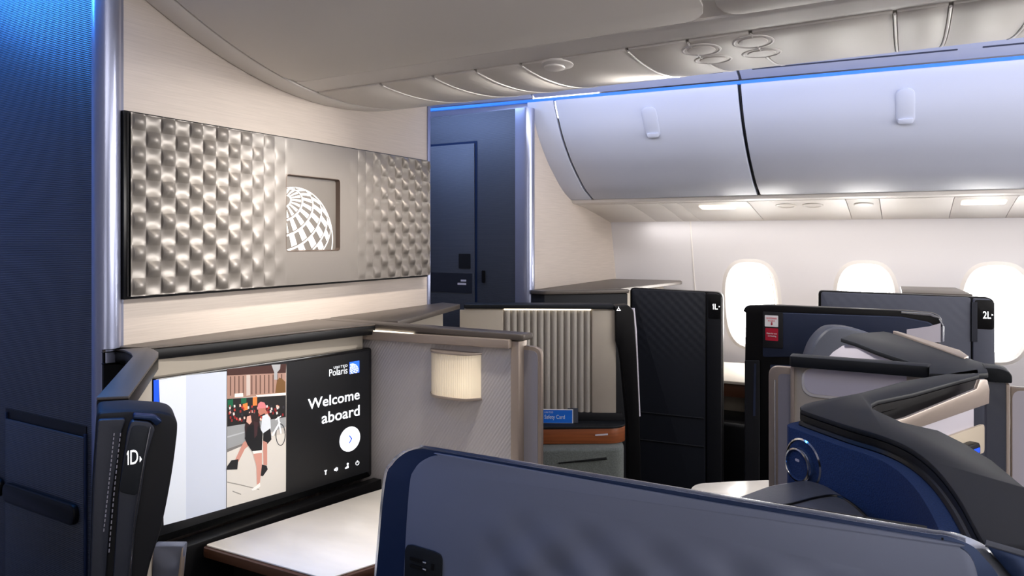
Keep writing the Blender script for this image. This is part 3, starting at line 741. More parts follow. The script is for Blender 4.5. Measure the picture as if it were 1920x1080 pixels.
# ---- tray table below the screen
ZTB = .69
tt = thing('tray_table', (1.5, 1.3, 0), 'white marble tray table with dark wood edge below the screen', 'table')
mt = P([(385, 1021), (680, 927.5), (760, 902), (900, 990), (612, 1085)], ZTB)
mt = [mt[0], mt[1], (1.815, mt[1][1]-.03), (1.78, .99), mt[4]]
ce = V((sum(p[0] for p in mt)/5, sum(p[1] for p in mt)/5))
gr = lambda pts, d: [tuple(V(p)+(V(p)-ce).normalized()*d) for p in pts]
bm = new(); prism(bm, rnd(mt, .01), ZTB-.004, ZTB); obj('marble_top', bm, 'marble', tt, .001)
bm = new(); prism(bm, rnd(gr(mt, .012), .02), ZTB-.030, ZTB-.0045); obj('wood_rim', bm, 'wood_edge', tt, .003)
bm = new(); prism(bm, gr(mt, -.07), .10, ZTB-.031); obj('support', bm, 'black', tt)
bm = new(); prism(bm, [(1.15, 1.722), (1.845, 1.58), (1.845, 1.545), (mt[0][0]+.0, mt[0][1]+.02), (1.14, 1.66)], .0, zb_-.004); tag(obj('screen_shelf', bm, 'black', None, .003), 'black shelf strip under the seat screen, behind the marble table', 'shelf')
# dark footwell panel left of the table
e0, e1 = pz(290, 1032, .74), pz(340, 1030, .74)
FE = VF(e0, e1)
wp = thing('armrest_panel', (e0[0], e0[1], 0), 'slate side panel with beige edges between the 1D post and the table', 'panel')
bm = new(); q = FE.pp([(286, 1024), (344, 1024), (336, 1100), (330, 1700), (270, 1700), (284, 1100)]); plate(bm, FE, q, -.03, 0); obj('panel_face', bm, 'shell_slate', wp, .004)
for x0, x1, x2 in ((270, 289, 282), (333, 343, 338)):
    bm = new(); q = FE.pp([(x0+8, 1034), (x1, 1026), (x2, 1100), (x2-5, 1700), (x0-6, 1700), (x0, 1100)]); plate(bm, FE, q, -.02, .006); obj('edge_line', bm, 'bronze', wp, .003)

# ================================================================ CENTRE DIVIDER (front)
XD = MID
FD = Frame((XD, 1.84, 0), (0, -1, 0))
dv = thing('privacy_divider', (XD+.03, 1.3, 0), 'grey patterned partition carrying the glowing lamp, right of the seat screen', 'partition')
ye = FD.px(958, 700)[0]; y0_ = FD.px(700, 700)[0]
bm = new(); fbox(bm, FD, .0, ye, .10, ZT-.025, -.05, 0); obj('patterned_panel', bm, 'grey_pattern', dv)
u_end = FD.px(974, 700)[0]
bm = new(); fbox(bm, FD, ye, u_end, .10, ZT-.022, -.05, .004); obj('end_post', bm, 'bronze', dv, .004, 3)
bm = new(); prism(bm, rnd([(XD-.012, 1.838), (XD-.012, 1.035), (XD-.005, 1.005), (XD+.05, 1.0), (XD+.055, 1.838)], [0, .02, .01, .01, 0]), ZT-.020, ZT+.0005); obj('cap', bm, 'ledge_grey', dv, .006, 3)
bm = new(); q = FD.pp([(655, 634), (700, 638), (955, 654), (955, 637), (878, 632), (684, 620)], .02)
plate(bm, FD, [(x, y) for x, y in q], .001, .024); obj('rail', bm, 'bronze', dv, .004, 3)
bm = new(); fbox(bm, FD, FD.px(690, 622)[0], FD.px(878, 632)[0], ZT-.0285, ZT-.022, .004, .021); obj('light_strip', bm, 'led_strip', dv)
# extended sliding screen at its end
FD2 = Frame((XD+.03, 1.84, 0), (0, -1, 0))
sp = thing('sliding_screen', (XD+.03, 1.0, 0), 'slim sliding privacy screen with rounded top at the end of the lamp partition', 'partition', 'sliding privacy screens')
a0, a1 = FD2.px(975, 700)[0], FD2.px(1015, 700)[0]; zt = FD2.px(1000, 650)[1]
bm = new(); plate(bm, FD2, rnd([(a0-.006, .1), (a1, .1), (a1, zt), (a0-.006, zt)], [0, 0, .03, 0]), -.016, 0); obj('screen_frame', bm, 'bronze', sp, .003, 3)
bm = new(); plate(bm, FD2, rnd([(a0-.005, .12), (a1-.012, .12), (a1-.012, zt-.012), (a0-.005, zt-.012)], [0, 0, .022, 0]), 0, .002); obj('screen_panel', bm, 'grey_fabric', sp)
# lamp
a = FD.pp([(808, 747), (904, 662)]); lu0, lu1 = a[0][0], a[1][0]; lz0 = FD.px(850, 748, .03)[1]; lz1 = FD.px(850, 660, .03)[1]
lp_ = thing('wall_lamp', (XD, 1.25, lz0), 'warm glowing ribbed wall lamp on the grey partition beside the screen', 'lamp')
def bow(k, d, n=40, ribs=0):
    out = []
    for i in range(n+1):
        t = i/n; u = lu0+k+(lu1-lu0-2*k)*t
        e = 1-abs(2*t-1)**4
        out.append((u, d*e+(ribs*(1 if i % 2 else 0))))
    return out
def bowprism(bm, pr, z0, z1): loft(bm, [[FD.pt(u, z, n) for u, n in pr]+[FD.pt(pr[-1][0], z, .0005), FD.pt(pr[0][0], z, .0005)] for z in (z0, z1)])
bm = new(); bowprism(bm, bow(.004, .045, 56, .0016), lz0+.008, lz1-.006); obj('lamp_shade', bm, 'lamp_glow', lp_)
bm = new(); bowprism(bm, bow(0, .050), lz0, lz0+.008); obj('bottom_rim', bm, 'bronze', lp_, .002)
bm = new(); bowprism(bm, bow(0, .050), lz1-.006, lz1); obj('top_rim', bm, 'bronze', lp_, .002)

# ================================================================ SUITE 1G FRONT (right of the divider)
cg = thing('suite_console', (2.3, 1.75, 0), 'grey ledge at the bulkhead behind the lamp partition, leading to the ribbed wall', 'console')
A0 = pz(870, 570, ZT); A1 = pz(1172, 571, ZT)
FG = VF(A0, A1); GL = (V(A1)-V(A0)).length
bm = new(); prism(bm, [(MID+.056, YB-.002), (MID+.056, 1.64), pz(746, 602, ZT), pz(859, 571, ZT), (A0[0]-.012, 1.73), (A0[0]+.02, YB-.002)], ZT-.022, ZT); obj('ledge_top', bm, 'ledge_grey', cg, .003)
bm = new(); plate(bm, Frame((1.92, 1.80, 0), (1, -.03, 0)), [(0, .1), (.62, .1), (.62, ZT-.023), (0, ZT-.023)], -.02, 0); obj('back_panel', bm, 'beige_plain', cg)
rw = thing('suite_partition', FG.pt(GL/2, 0, -.03), 'ribbed light grey suite wall with dark cap facing the aisle entrance', 'partition')
bm = new(); UP = FG.px(1150, 640)[0]
fbox(bm, FG, -.0, UP, .05, ZT-.022, -.07, -.012); obj('wall_core', bm, 'beige_plain', rw)
bm = new(); fbox(bm, FG, -.0, UP+.002, ZT-.020, ZT, -.085, .010); obj('cap', bm, 'cap_dark', rw, .006, 3)
ra, rb = FG.px(945, 680)[0], FG.px(1108, 680)[0]; rz0, rz1 = FG.px(1080, 783)[1], ZT-.026
bm = new(); NR = 13*10
top = [(ra+(rb-ra)*i/NR, -.012+.014*abs(math.sin(math.pi*13*i/NR))**.6) for i in range(NR+1)]
loft(bm, [[FG.pt(u, z, n) for u, n in top]+[FG.pt(rb, z, -.013), FG.pt(ra, z, -.013)] for z in (rz0, rz1)]); obj('ribbed_panel', bm, 'rib_fabric', rw, smooth=50)
bm = new(); fbox(bm, FG, rb+.004, FG.px(1155, 680)[0], rz0, rz1, -.012, .004); obj('plain_panel', bm, 'beige_plain', rw, .004)
bm = new(); fbox(bm, FG, -.02, ra-.004, rz0, rz1, -.012, -.002); obj('side_panel', bm, 'beige_plain', rw, .003)
bm = new(); fbox(bm, FG, ra, rb, ZT-.026, ZT-.0205, -.010, .004); obj('light_strip', bm, 'led_strip', rw)
ps_ = FG.pp([(1152, 573), (1176, 571), (1187, 580), (1192, 650), (1198, 780), (1204, 1000), (1178, 1000), (1176, 800), (1165, 680), (1160, 652), (1153, 640)])
pg = thing('suite_post', FG.pt(GL, 0, 0), 'black door post with coat hook mark at the end of the ribbed wall', 'post')
bm = new(); plate(bm, FG, rnd(ps_, [.01, .01, .02, .02, 0, 0, 0, 0, .01, .02, .01]), -.07, .022); obj('post_body', bm, 'black', pg, .006, 3)
c = FG.px(1160, 579, .023); bm = new()
tube(bm, [FG.pt(c[0]-.008, c[1]-.007, .0225), FG.pt(c[0], c[1]+.004, .0225), FG.pt(c[0]+.008, c[1]-.007, .0225)], .0012, 6); tube(bm, [FG.pt(c[0], c[1]+.003, .0225), FG.pt(c[0], c[1]+.009, .0225)], .0012, 6); tube(bm, [FG.pt(c[0]-.009, c[1]-.007, .0225), FG.pt(c[0]+.009, c[1]-.007, .0225)], .0012, 6); obj('hook_icon', bm, 'sign_glow', pg)
bm = new(); tube(bm, [FG.pt(*FG.px(x, y, .0), .0) for x, y in ((1186, 578), (1190, 620), (1193, 690), (1197, 780))], .010, 8); obj('edge_line', bm, 'white_panel', pg)  # pale tube stands in for window light caught on the post edge
# shelf, wood band, ottoman
ZS = FG.px(1100, 799, .10)[1]
sf = thing('footwell_shelf', FG.pt(GL*.6, ZS-.08, .06), 'dark shelf with orange wood band under the ribbed wall', 'shelf')
us0, us1 = FG.px(960, 800, .1)[0], FG.px(1168, 790, .1)[0]
plan = [(us0, -.01), (us1+.02, -.01), (us1+.015, .06), (us1-.03, .10), (us0, .13)]
def fg_prism(bm, pl_, z0, z1): loft(bm, [[FG.pt(u, z, n) for u, n in pl_] for z in (z0, z1)])
bm = new(); fg_prism(bm, rnd(plan, [0, 0, .02, .04, 0]), ZS-.010, ZS); obj('shelf_top', bm, 'cap_dark', sf, .003)
bm = new(); fbox(bm, FG, us0, us1+.01, ZS, ZS+.035, -.011, .012); obj('shelf_back', bm, 'black_soft', sf, .002)
bm = new(); fg_prism(bm, rnd([(u, n*.95 if n > 0 else n) for u, n in plan], [0, 0, .02, .04, 0]), ZS-.075, ZS-.011); wb_ = obj('wood_band', bm, 'wood', sf, .002)
q = FG.pp([(1116, 817.5), (1140, 816), (1140, 813.5), (1116, 815)], .105); bm = new(); plate(bm, FG, q, .085, .1045); obj('maker_plate', bm, 'white_panel', wb_)
ot = thing('ottoman', FG.pt(GL*.6, 0, .12), 'grey knit footrest cushion with dark seam below the wood band', 'footrest')
op = rnd([(us0, -.01), (us1+.006, -.01), (us1+.006, .10), (us1-.02, .155), (us0, .20)], [0, 0, .04, .05, .02])
bm = new(); fg_prism(bm, op, .22, ZS-.078); obj('cushion', bm, 'grey_knit', ot, .022, 4)
q = FG.pp([(1047, 868), (1138, 860.5), (1138, 861.8), (1047, 869.5)], .185); bm = new(); plate(bm, FG, q, .10, .186); obj('seam', bm, 'black', ot)
# safety card
q = FG.pp([(1016, 800), (1073, 797), (1073, 766), (1016, 769)], .06)
cu0_, cu1_ = q[0][0], q[1][0]; cz0 = ZS+.0005; cz1 = (q[2][1]+q[3][1])/2
sc_ = thing('safety_card', FG.pt((cu0_+cu1_)/2, cz0, .06), 'blue safety card standing on the shelf in front of the ribs', 'card')
bm = new(); fbox(bm, FG, cu0_, cu1_+.004, cz0, cz1, .056, .0575); obj('card_back', bm, 'white', sc_)
bm = new(); fbox(bm, FG, cu0_+.003, cu1_, cz0+.001, cz1-.004, .0576, .0582); cf = obj('card_front', bm, 'card_blue', sc_)
a = FG.px(1021, 787.5, .058); b = FG.px(1059, 778, .058)
text('title', FG, 'Safety Card', a[0], b[0], a[1], b[1], .0583, 'white', cf, .0)
a = FG.px(1021, 774.5, .058); b = FG.px(1037, 771.5, .058)
text('brand_text', FG, 'UNITED', a[0], b[0], a[1], b[1], .0583, 'white', cf, .0, space=1.3)
bm = new(); fbox(bm, FG, cu1_-.02, cu1_+.026, cz0, cz1+.003, .047, .0485); tag(obj('card_holder', bm, 'leather_grey'), 'grey leaflet standing right behind the blue safety card', 'leaflet')

# ================================================================ WINDOW SUITES
XL = 3.38; ZD = 1.265
FX = Frame((XL-.073, 2.0, 0), AFT)   # the doors follow the taper of the side wall
def door(x0, x1, x2, zt, lab, label, m, txt_box, seams, grp):
    u0, u1, u2 = FX.px(x0, 600)[0], FX.px(x1, 600)[0], FX.px(x2, 600)[0]
    d = thing('suite_door', FX.pt((u0+u2)/2, 0), lab, 'door')
    bm = new(); plate(bm, FX, rnd([(u0, .08), (u2, .08), (u2, zt-.01), (u0, zt)], [0, 0, .035, .02]), -.05, -.002); obj('door_frame', bm, 'black', d, .006, 3)
    bm = new(); plate(bm, FX, rnd([(u0+.012, .10), (u1-.004, .10), (u1-.004, zt-.012), (u0+.012, zt-.006)], .012), -.002, .008); pn = obj('door_panel', bm, m, d, .004, 3)
    for y in seams:
        v = FX.px((x0+x1)/2, y)[1]
        bm = new(); tube(bm, [FX.pt(u0+.02, v, .009), FX.pt(u1-.012, v, .009)], .004, 8); obj('seam', bm, 'black_soft', pn)
    bm = new(); plate(bm, FX, rnd([(u1+.002, .10), (u2-.004, .10), (u2-.004, zt-.016), (u1+.002, zt-.014)], [0, 0, .03, .01]), -.002, .012); po = obj('door_post', bm, 'black_soft' if m == 'door_navy' else 'door_slate', d, .005, 3)
    (bx0, by0, bx1, by1) = txt_box
    a = FX.px(bx0, by0, .013); b = FX.px(bx1, by1, .013)
    bm = new(); plate(bm, FX, rrect(u1+.008, u2-.006, a[1]-.045, min(b[1]+.05, zt-.02), .012), .012, .0135); obj('number_plate', bm, 'black', po, .001)
    text('number', FX, txt_box_text[label], a[0], b[0], a[1], b[1], .0136, 'sign_glow', po, .008)
    c = FX.px(bx1+3, (by0+by1)/2, .0136); bm = new(); plate(bm, FX, [(c[0]-.003, c[1]-.004), (c[0]+.003, c[1]), (c[0]-.003, c[1]+.004)], .0136, .0142); obj('arrow_mark', bm, 'sign_glow', po)
    return d
txt_box_text = {'1L': '1L', '2L': '2L'}
d1 = door(1181, 1325, 1355, FX.px(1200, 540)[1], 'tall navy quilted door marked 1L beside the first window', '1L', 'door_navy', (1336, 580, 1346, 570), (777, 829), None)
d2_ = door(1534, 1822, 1866, FX.px(1550, 545)[1], 'slate quilted door marked 2L behind the blue shell at right', '2L', 'door_slate', (1843, 597, 1858, 584), (), None)
u_ = FX.px(1824, 600)[0]
bm = new(); fbox(bm, FX, u_-.006, u_+.014, FX.px(1830, 640)[1], FX.px(1830, 566)[1], .008, .014); obj('slot_strip', bm, 'leather_navy', d2_)
# front console of the window suite
wcns = thing('window_console', (3.6, 1.45, 0), 'black topped console against the beige closet wall behind the 1L door', 'console')
zc_ = 1.254
bm = new(); prism(bm, rnd([(3.05, 1.615), (3.035, 1.53), (3.335, 1.20), (3.37, 1.285), (4.15, 1.17), (4.23, 1.2), (4.20, 1.625)], [.01, .03, .02, .02, .02, .02, .01]), zc_-.02, zc_); obj('console_top', bm, 'ledge_grey', wcns, .005, 3)
bm = new(); prism(bm, [(3.06, 1.615), (3.045, 1.535), (3.335, 1.215), (3.35, 1.24), (3.40, 1.615)], .03, zc_-.021); obj('side_wall', bm, 'black_soft', wcns, .004)
bm = new(); prism(bm, [(3.41, 1.38), (4.2, 1.30), (4.2, 1.4), (3.41, 1.48)], .4, zc_-.021); obj('back_panel', bm, 'beige_plain', wcns)
# side counter by the first window
sd = thing('window_counter', (4.0, .6, 0), 'pale topped side counter under the first window', 'counter')
zc_ = .765
bm = new(); prism(bm, [(3.72, 1.05), (3.78, -.05), (4.41, -.05), (4.30, 1.05)], zc_-.015, zc_); obj('counter_top', bm, 'beige_plain', sd, .003)
bm = new(); prism(bm, [(3.73, 1.05), (3.79, -.05), (4.40, -.05), (4.30, 1.05)], zc_-.085, zc_-.016); obj('counter_edge', bm, 'wood_edge', sd, .004)
bm = new(); prism(bm, [(3.90, 1.05), (3.95, -.05), (4.39, -.05), (4.30, 1.05)], .05, zc_-.086); obj('counter_side', bm, 'beige_plain', sd)
bm = new(); box(bm, 3.60, 3.89, .56, .95, .22, .58); tag(obj('footwell_box', bm, 'black', None, .02, 4), 'black footwell box standing between the 1L door and the blue shell', 'box')
bm = new()
F6 = Frame((3.885, .56, 0), (0, -1, 0))
gr_ = thing('speaker_grille', (3.9, .5, .3), 'narrow white slatted grille beside the black footwell box', 'grille')
bm = new(); fbox(bm, F6, .006, .12, .24, .56, -.004, 0); obj('grille_plate', bm, 'white_panel', gr_)
bm = new()
for k in range(11): fbox(bm, F6, .012, .114, .27+k*.022, .278+k*.022, 0, .003)
obj('slats', bm, 'slot_dark', gr_)
bm = new(); prism(bm, [pz(1363, 886, .1), pz(1396, 888, .1), pz(1396, 868, .1), pz(1365, 864, .1)], .05, .1); tag(obj('floor_step', bm, 'floor_mat', None, .004), 'small pale step on the floor below the black footwell box', 'step')
bm = new(); prism(bm, [(3.75, .02), (4.25, .03), (4.27, -.22), (3.78, -.26)], ZD-.022, ZD-.010)
tag(obj('window_ledge', bm, 'ledge_grey', None, .003), 'thin dark ledge behind the 2L door below the third window', 'ledge')

# ================================================================ NEAR SHELL (1D, beside the viewer)
XN = .765
FN = Frame((XN, .8, 0), (0, -1, 0))
ns = thing('suite_shell', (XN, .3, 0), 'large slate suite shell in the foreground with navy metal frame and latch', 'shell')
pin = smooth_path(FN.pp([(690, 1260), (706, 1074), (722, 905), (736, 871), (754, 853), (772, 844), (791, 842), (830, 847), (1335, 932), (1700, 994), (1767, 1003), (1795, 1011), (1825, 1025), (1845, 1045), (1862, 1065), (1874, 1085), (1888, 1130), (1895, 1200)]), 4)
pout = smooth_path(FN.pp([(686, 1260), (702, 1074), (718, 902), (732, 867), (750, 849), (770, 840.5), (791, 838), (830, 842.5), (1335, 926), (1700, 987.5), (1767, 998), (1800, 1004), (1847, 1025), (1868, 1047), (1888, 1069), (1902, 1086), (1925, 1130), (1935, 1200)], -.014), 4)
so = [(pin[0][0], .05)]+pin+[(pin[-1][0], .05)]
bm = new(); plate(bm, FN, so, -.012, 0); obj('shell_frame', bm, 'shell_navy', ns, .001, 2)
bm = new(); loft(bm, [[FN.pt(a[0], a[1], .0002), FN.pt(b[0], b[1], -.014), FN.pt(b[0], b[1], -.018), FN.pt(a[0], a[1], -.006)] for a, b in zip(pin, pout)]); obj('edge_band', bm, 'satin', ns, smooth=60)
bm = new(); plate(bm, FN, [(FN.px(x, 900)[0], FN.px(x, y)[1]) for x, y in ((830, 870), (1740, 1018))]+[(FN.px(1740, 900)[0], .05), (FN.px(830, 900)[0], .05)], -.045, -.0125); obj('shell_back', bm, 'black_soft', ns)
si = FN.pp([(750, 1260), (757, 1074), (767, 915), (777, 880), (795, 862), (820, 854), (850, 856), (1335, 943), (1760, 1014), (1800, 1028), (1826, 1055), (1840, 1120), (1845, 1200)], .004)
si = [(si[0][0], .09)]+smooth_path(si, 4)+[(si[-1][0], .09)]
bm = new(); plate(bm, FN, si, 0, .004); obj('shell_panel', bm, 'shell_slate', ns, .002)
a = FN.px(1767, 1000); bm = new(); fbox(bm, FN, a[0]-.0008, a[0]+.0008, a[1]-.018, a[1]-.004, -.0105, .0008); obj('frame_joint', bm, 'black', ns)
q = FN.pp([(757, 1130), (827, 1146), (829, 1048), (826, 1040), (815, 1034), (772, 1021), (763, 1022), (759, 1030)], .006)
bm = new(); plate(bm, FN, rnd(q, [.008, .008, .003, .003, .003, .003, .003, .003]), .004, .0065); lt = obj('latch_plate', bm, 'cap_dark', ns, .0012)
for dy in (0, 13):
    q = FN.pp([(768, 1043+dy), (800, 1052+dy), (800, 1059+dy), (768, 1050+dy)], .007)
    bm = new(); plate(bm, FN, rnd(q, .004), .0065, .0072); sl_ = obj('latch_slot', bm, 'black', lt)
    q = FN.pp([(793, 1051+dy), (800, 1053+dy), (800, 1058+dy), (793, 1056+dy)], .008)
    bm = new(); plate(bm, FN, rnd(q, .0025), .0072, .010); obj('latch_pin', bm, 'chrome', lt, .001)
q = FN.pp([(808, 1058), (813, 1059), (812, 1071), (807, 1070)], .008); bm = new(); plate(bm, FN, q, .0065, .0075); obj('latch_notch', bm, 'black', lt)

# ================================================================ SEAT SURROUND 1D (blue wing) AND SEAT
sw = thing('seat_surround', (1.2, .0, 0), 'blue fabric seat surround with dark curved cap behind the foreground shell', 'seat surround')
near = P([(1502, 768), (1527, 777), (1593, 799), (1660, 819), (1710, 842), (1753, 876), (1793, 926), (1827, 986), (1847, 1022)])
inn = P([(1693, 792), (1760, 807), (1810, 832), (1860, 863), (1920, 912)])
far = P([(1500, 762), (1508, 757), (1527, 752), (1610, 737), (1700, 713), (1780, 700), (1835, 692)])
cav = P([(1836, 703), (1780, 718), (1713, 737), (1645, 751), (1634, 757), (1636, 766)])
capo = smooth_path(near, 3)+[(.80, -.13), (.86, -.30), (.93, -.30), (.985, -.145)]+list(reversed(inn))+list(reversed(cav))+list(reversed(far))
bm = new(); prism(bm, capo, ZT-.008, ZT); obj('cap', bm, 'cap_dark', sw, .002, 2)
bm = new(); prism(bm, capo, ZT-.022, ZT-.0085); obj('cap_underside', bm, 'black', sw)
lower = smooth_path(near, 4)
bm = new(); tube(bm, [(x, y, ZT-.024) for x, y in offset(lower, .002)], .007, 8); obj('piping', bm, 'black', sw)
tipd = V(near[0])-V(near[1])
padp = [tuple(V(near[0])+V((.016, -.02))), tuple(V(near[0])+V((.008, .012)))]+offset(near, -.006)[1:]
if V(offset(near, .01)[3]).y < V(near[3]).y: sgn = -1
else: sgn = 1
padp = smooth_path([tuple(V(near[0])+V((.03, -.01)))]+offset(near, .012*sgn), 4)
bm = new(); prism(bm, ribbon(padp, .012*sgn, -.05*sgn), .30, ZT-.026); obj('upholstery', bm, 'blue_fabric', sw, .014, 4)
bm = new(); prism(bm, ribbon(offset(padp, -.055*sgn), 0, -.03*sgn), .05, ZT-.024); obj('outer_shell', bm, 'cap_dark', sw)
# arm wall towards row two
FAr = VF(cav[4], (cav[0][0]-.004, cav[0][1])); AL = (V(cav[4])-V(cav[0])).length
bm = new(); fbox(bm, FAr, .0, AL, .2, ZT-.024, -.03, -.012); obj('arm_wall', bm, 'white_panel', sw)
bm = new(); fbox(bm, FAr, .0, AL, ZT-.068, ZT-.024, -.013, -.006); obj('dark_recess', bm, 'black', sw)
q = FAr.pp([(1640, 800), (1700, 783), (1832, 729), (1838, 712), (1852, 712), (1856, 730), (1855, 757), (1735, 799), (1640, 830)], .03)
bm = new(); plate(bm, FAr, q, .023, .03); obj('rail', bm, 'bronze', sw, .002, 2)
q = FAr.pp([(1780, 822), (1852, 796), (1852, 850), (1780, 870)], .0)
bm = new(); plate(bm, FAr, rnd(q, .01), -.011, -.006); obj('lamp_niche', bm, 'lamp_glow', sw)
q = FAr.pp([(1812, 838), (1836, 830), (1839, 835), (1839, 856), (1812, 862)], .012)
bm = new(); plate(bm, FAr, q, -.006, .012); cd = obj('control_unit', bm, 'black', sw, .002)
q = FAr.pp([(1826, 843), (1837, 839), (1837, 848), (1826, 852)], .0125); bm = new(); plate(bm, FAr, q, .012, .013); obj('control_light', bm, 'scr_blue', cd)
# round reading light on the wing tip
c3 = EY+ray(1511, 868)*1.135
FK = Frame(c3, V((.66, .75, 0)), (0, 0, 1))
FK.n = FK.u.cross(FK.v)
if FK.n.dot(EY-c3) < 0: FK = Frame(c3, V((-.66, -.75, 0)), (0, 0, 1))
FK.k = 1.3
rl = thing('reading_light', c3-V((0, 0, .03)), 'round blue reading light with chrome ring on the blue surround', 'reading light')
bm = new(); lathe(bm, FK, (0, 0), [(r*1.3, n) for r, n in [(.029, -.004), (.030, .0), (.028, .006), (.0005, .006)]], 40); obj('disc', bm, 'blue_fabric', rl)
bm = new(); lathe(bm, FK, (0, 0), [(r*1.3, n) for r, n in [(.030, .002), (.0305, .006), (.0285, .0075), (.027, .006)]], 40, cap=False); obj('outer_ring', bm, 'chrome', rl)
bm = new(); lathe(bm, FK, (-.004, -.003), [(r*1.3, n) for r, n in [(.021, .006), (.0205, .014), (.0185, .0150), (.0175, .012), (.0005, .012)]], 36); hd = obj('lamp_head', bm, 'blue_fabric', rl)
bm = new(); lathe(bm, FK, (-.004, -.003), [(r*1.3, n) for r, n in [(.0212, .012), (.0208, .0152), (.0188, .0158), (.0180, .013)]], 36, cap=False); obj('inner_ring', bm, 'chrome', hd)
bm = new(); plate(bm, FK, rrect(-.010, -.001, .002, .006, .0015), .0122, .0128); obj('mark', bm, 'white_panel', hd)
# headrest
hr = thing('headrest', (1.05, .12, .95), 'grey leather headrest bolster in front of the blue surround', 'headrest')
tp = P([(1372, 933), (1440, 908), (1512, 897), (1550, 908), (1600, 938), (1640, 975), (1690, 1040), (1560, 1010), (1420, 960)], 1.12)
bm = new(); prism(bm, rnd(tp, .02), 1.05, 1.12); obj('cushion', bm, 'leather_grey', hr, .018, 4)
sm = smooth_path(P([(1400, 950), (1470, 947), (1530, 933), (1570, 930), (1605, 950), (1640, 985)], 1.121), 5)
bm = new(); tube(bm, [(x, y, 1.1205) for x, y in sm], .0022, 6); obj('piping', bm, 'black', hr)
bm = new(); prism(bm, rnd([tuple(V(p)*.985+V((.0, -.0))) for p in tp], .02), .6, 1.05); obj('backrest', bm, 'black_soft', hr, .01)
# white side table of the other middle suite
sdt = thing('side_table', (2.25, .5, 0), 'white topped side table between the middle seats, behind the headrest', 'table')
tb = P([(1293, 916), (1306, 906), (1370, 902), (1446, 899), (1470, 940), (1380, 960), (1300, 930)], .69)
bm = new(); prism(bm, rnd(tb, [.03, .03, 0, .02, .02, .02, .03]), .672, .69); obj('table_top', bm, 'marble', sdt, .004)
bm = new(); prism(bm, [tuple(V(p)*.97+V(tb[2])*.03) for p in tb], .0, .671); obj('support', bm, 'black', sdt)

# ================================================================ CENTRE DIVIDER (aft of the gap)
ad = thing('privacy_divider', (MID+.02, .1, 0), 'dark capped partition with pale rounded inset between the two middle seats', 'partition')
yv = lambda px, X=MID: X*ray(px, 600).y/ray(px, 600).x
y_a, y_b = yv(1482), yv(1748)
FM = Frame((MID, 1.0, 0), (0, -1, 0))
bm = new(); fbox(bm, FM, 1-y_a, 1-y_b, .08, ZT-.026, -.017, -.001); obj('panel_core', bm, 'beige_plain', ad, .002)
bm = new(); prism(bm, rnd([(MID-.030, yv(1480, MID-.030)), (MID-.030, yv(1742, MID-.030)), (MID+.018, yv(1750)), (MID+.018, y_a)], .008), ZT-.026, ZT+.001); obj('cap', bm, 'cap_dark', ad, .004, 2)
ua, ub = FM.px(1503, 720)[0], FM.px(1700, 720)[0]; va, vb = FM.px(1560, 748)[1], ZT-.03
bm = new(); plate(bm, FM, rnd([(ua, va), (ub, va), (ub, vb), (ua, vb)], [.045, .0, .0, .03], 8), -.001, .003); obj('inset_rim', bm, 'cream_light', ad, .002)
bm = new(); plate(bm, FM, rnd([(ua+.006, va+.008), (ub, va+.008), (ub, vb), (ua+.006, vb)], [.04, .0, .0, .026], 8), .003, .004); obj('inset_panel', bm, 'white_panel', ad)
bm = new(); fbox(bm, FM, 1-y_a+.0, FM.px(1490, 720)[0], .08, ZT-.027, -.001, .003); obj('end_trim', bm, 'bronze', ad, .002)
ss = thing('sliding_screen', (MID+.02, .28, 0), 'bronze framed sliding screen with slim slot left of the capped partition', 'partition', 'sliding privacy screens')
FM2 = Frame((MID+.012, 1.0, 0), (0, -1, 0))
a0, a1 = FM2.px(1441, 720)[0], FM2.px(1482, 720)[0]; zt = FM2.px(1460, 687)[1]
bm = new(); plate(bm, FM2, rnd([(a0, .08), (a1, .08), (a1, zt), (a0, zt)], [0, 0, 0, .025], 8), -.016, 0); obj('screen_frame', bm, 'bronze', ss, .003, 3)
a2 = FM2.px(1459, 720)[0]
bm = new(); plate(bm, FM2, rnd([(a2, .08), (a1, .08), (a1, zt-.018), (a2, zt-.018)], [0, 0, 0, .012]), 0, .001); obj('screen_panel', bm, 'grey_fabric', ss)
bm = new(); tube(bm, [FM2.pt(FM2.px(1453, 710)[0], v, .001) for v in (FM2.px(1453, 712)[1], .3)], .0022, 8); obj('pull_rod', bm, 'chrome', ss)

# ================================================================ SEAT SURROUND 1G
sg = thing('seat_surround', (2.2, 0, 0), 'dark capped seat surround arm with pale inset in front of the placard shell', 'seat surround')
arm = P([(1576, 634), (1597, 626), (1657, 621), (1672, 624), (1762, 655), (1848, 681), (1853, 699), (1800, 702), (1742, 700), (1742, 684), (1707, 679), (1642, 657.5), (1603, 642)])
bm = new(); prism(bm, arm, ZT-.012, ZT); obj('cap', bm, 'cap_dark', sg, .003, 2)
ia, ib = arm[12], arm[10]
FI = VF(ia, ib); IL = (V(ib)-V(ia)).length
bm = new(); fbox(bm, FI, -.05, IL, .3, ZT-.013, -.04, -.008); obj('arm_wall', bm, 'white_panel', sg, .002)
q = FI.pp([(1490, 740), (1562, 660), (1580, 648), (1600, 645.5), (1640, 661), (1712, 688), (1712, 760), (1490, 760)], -.004)
bm = new(); plate(bm, FI, [(u, v) for u, v in q], -.008, -.004); obj('inset_panel', bm, 'white_panel', sg)
r0 = pz(1668, 621, ZT); r1 = pz(1815, 668, ZT)
bm = new(); prism(bm, [pz(1674, 620, ZT+.004), pz(1684, 621, ZT+.004), pz(1800, 656, ZT+.004), pz(1816, 667, ZT+.004), pz(1808, 670, ZT+.004)], ZT-.04, ZT+.004); obj('rail', bm, 'bronze', sg, .002)
hg = EY+ray(1575, 640)*2.42
FH = Frame((hg.x, hg.y, 0), (.42, -.9, 0))
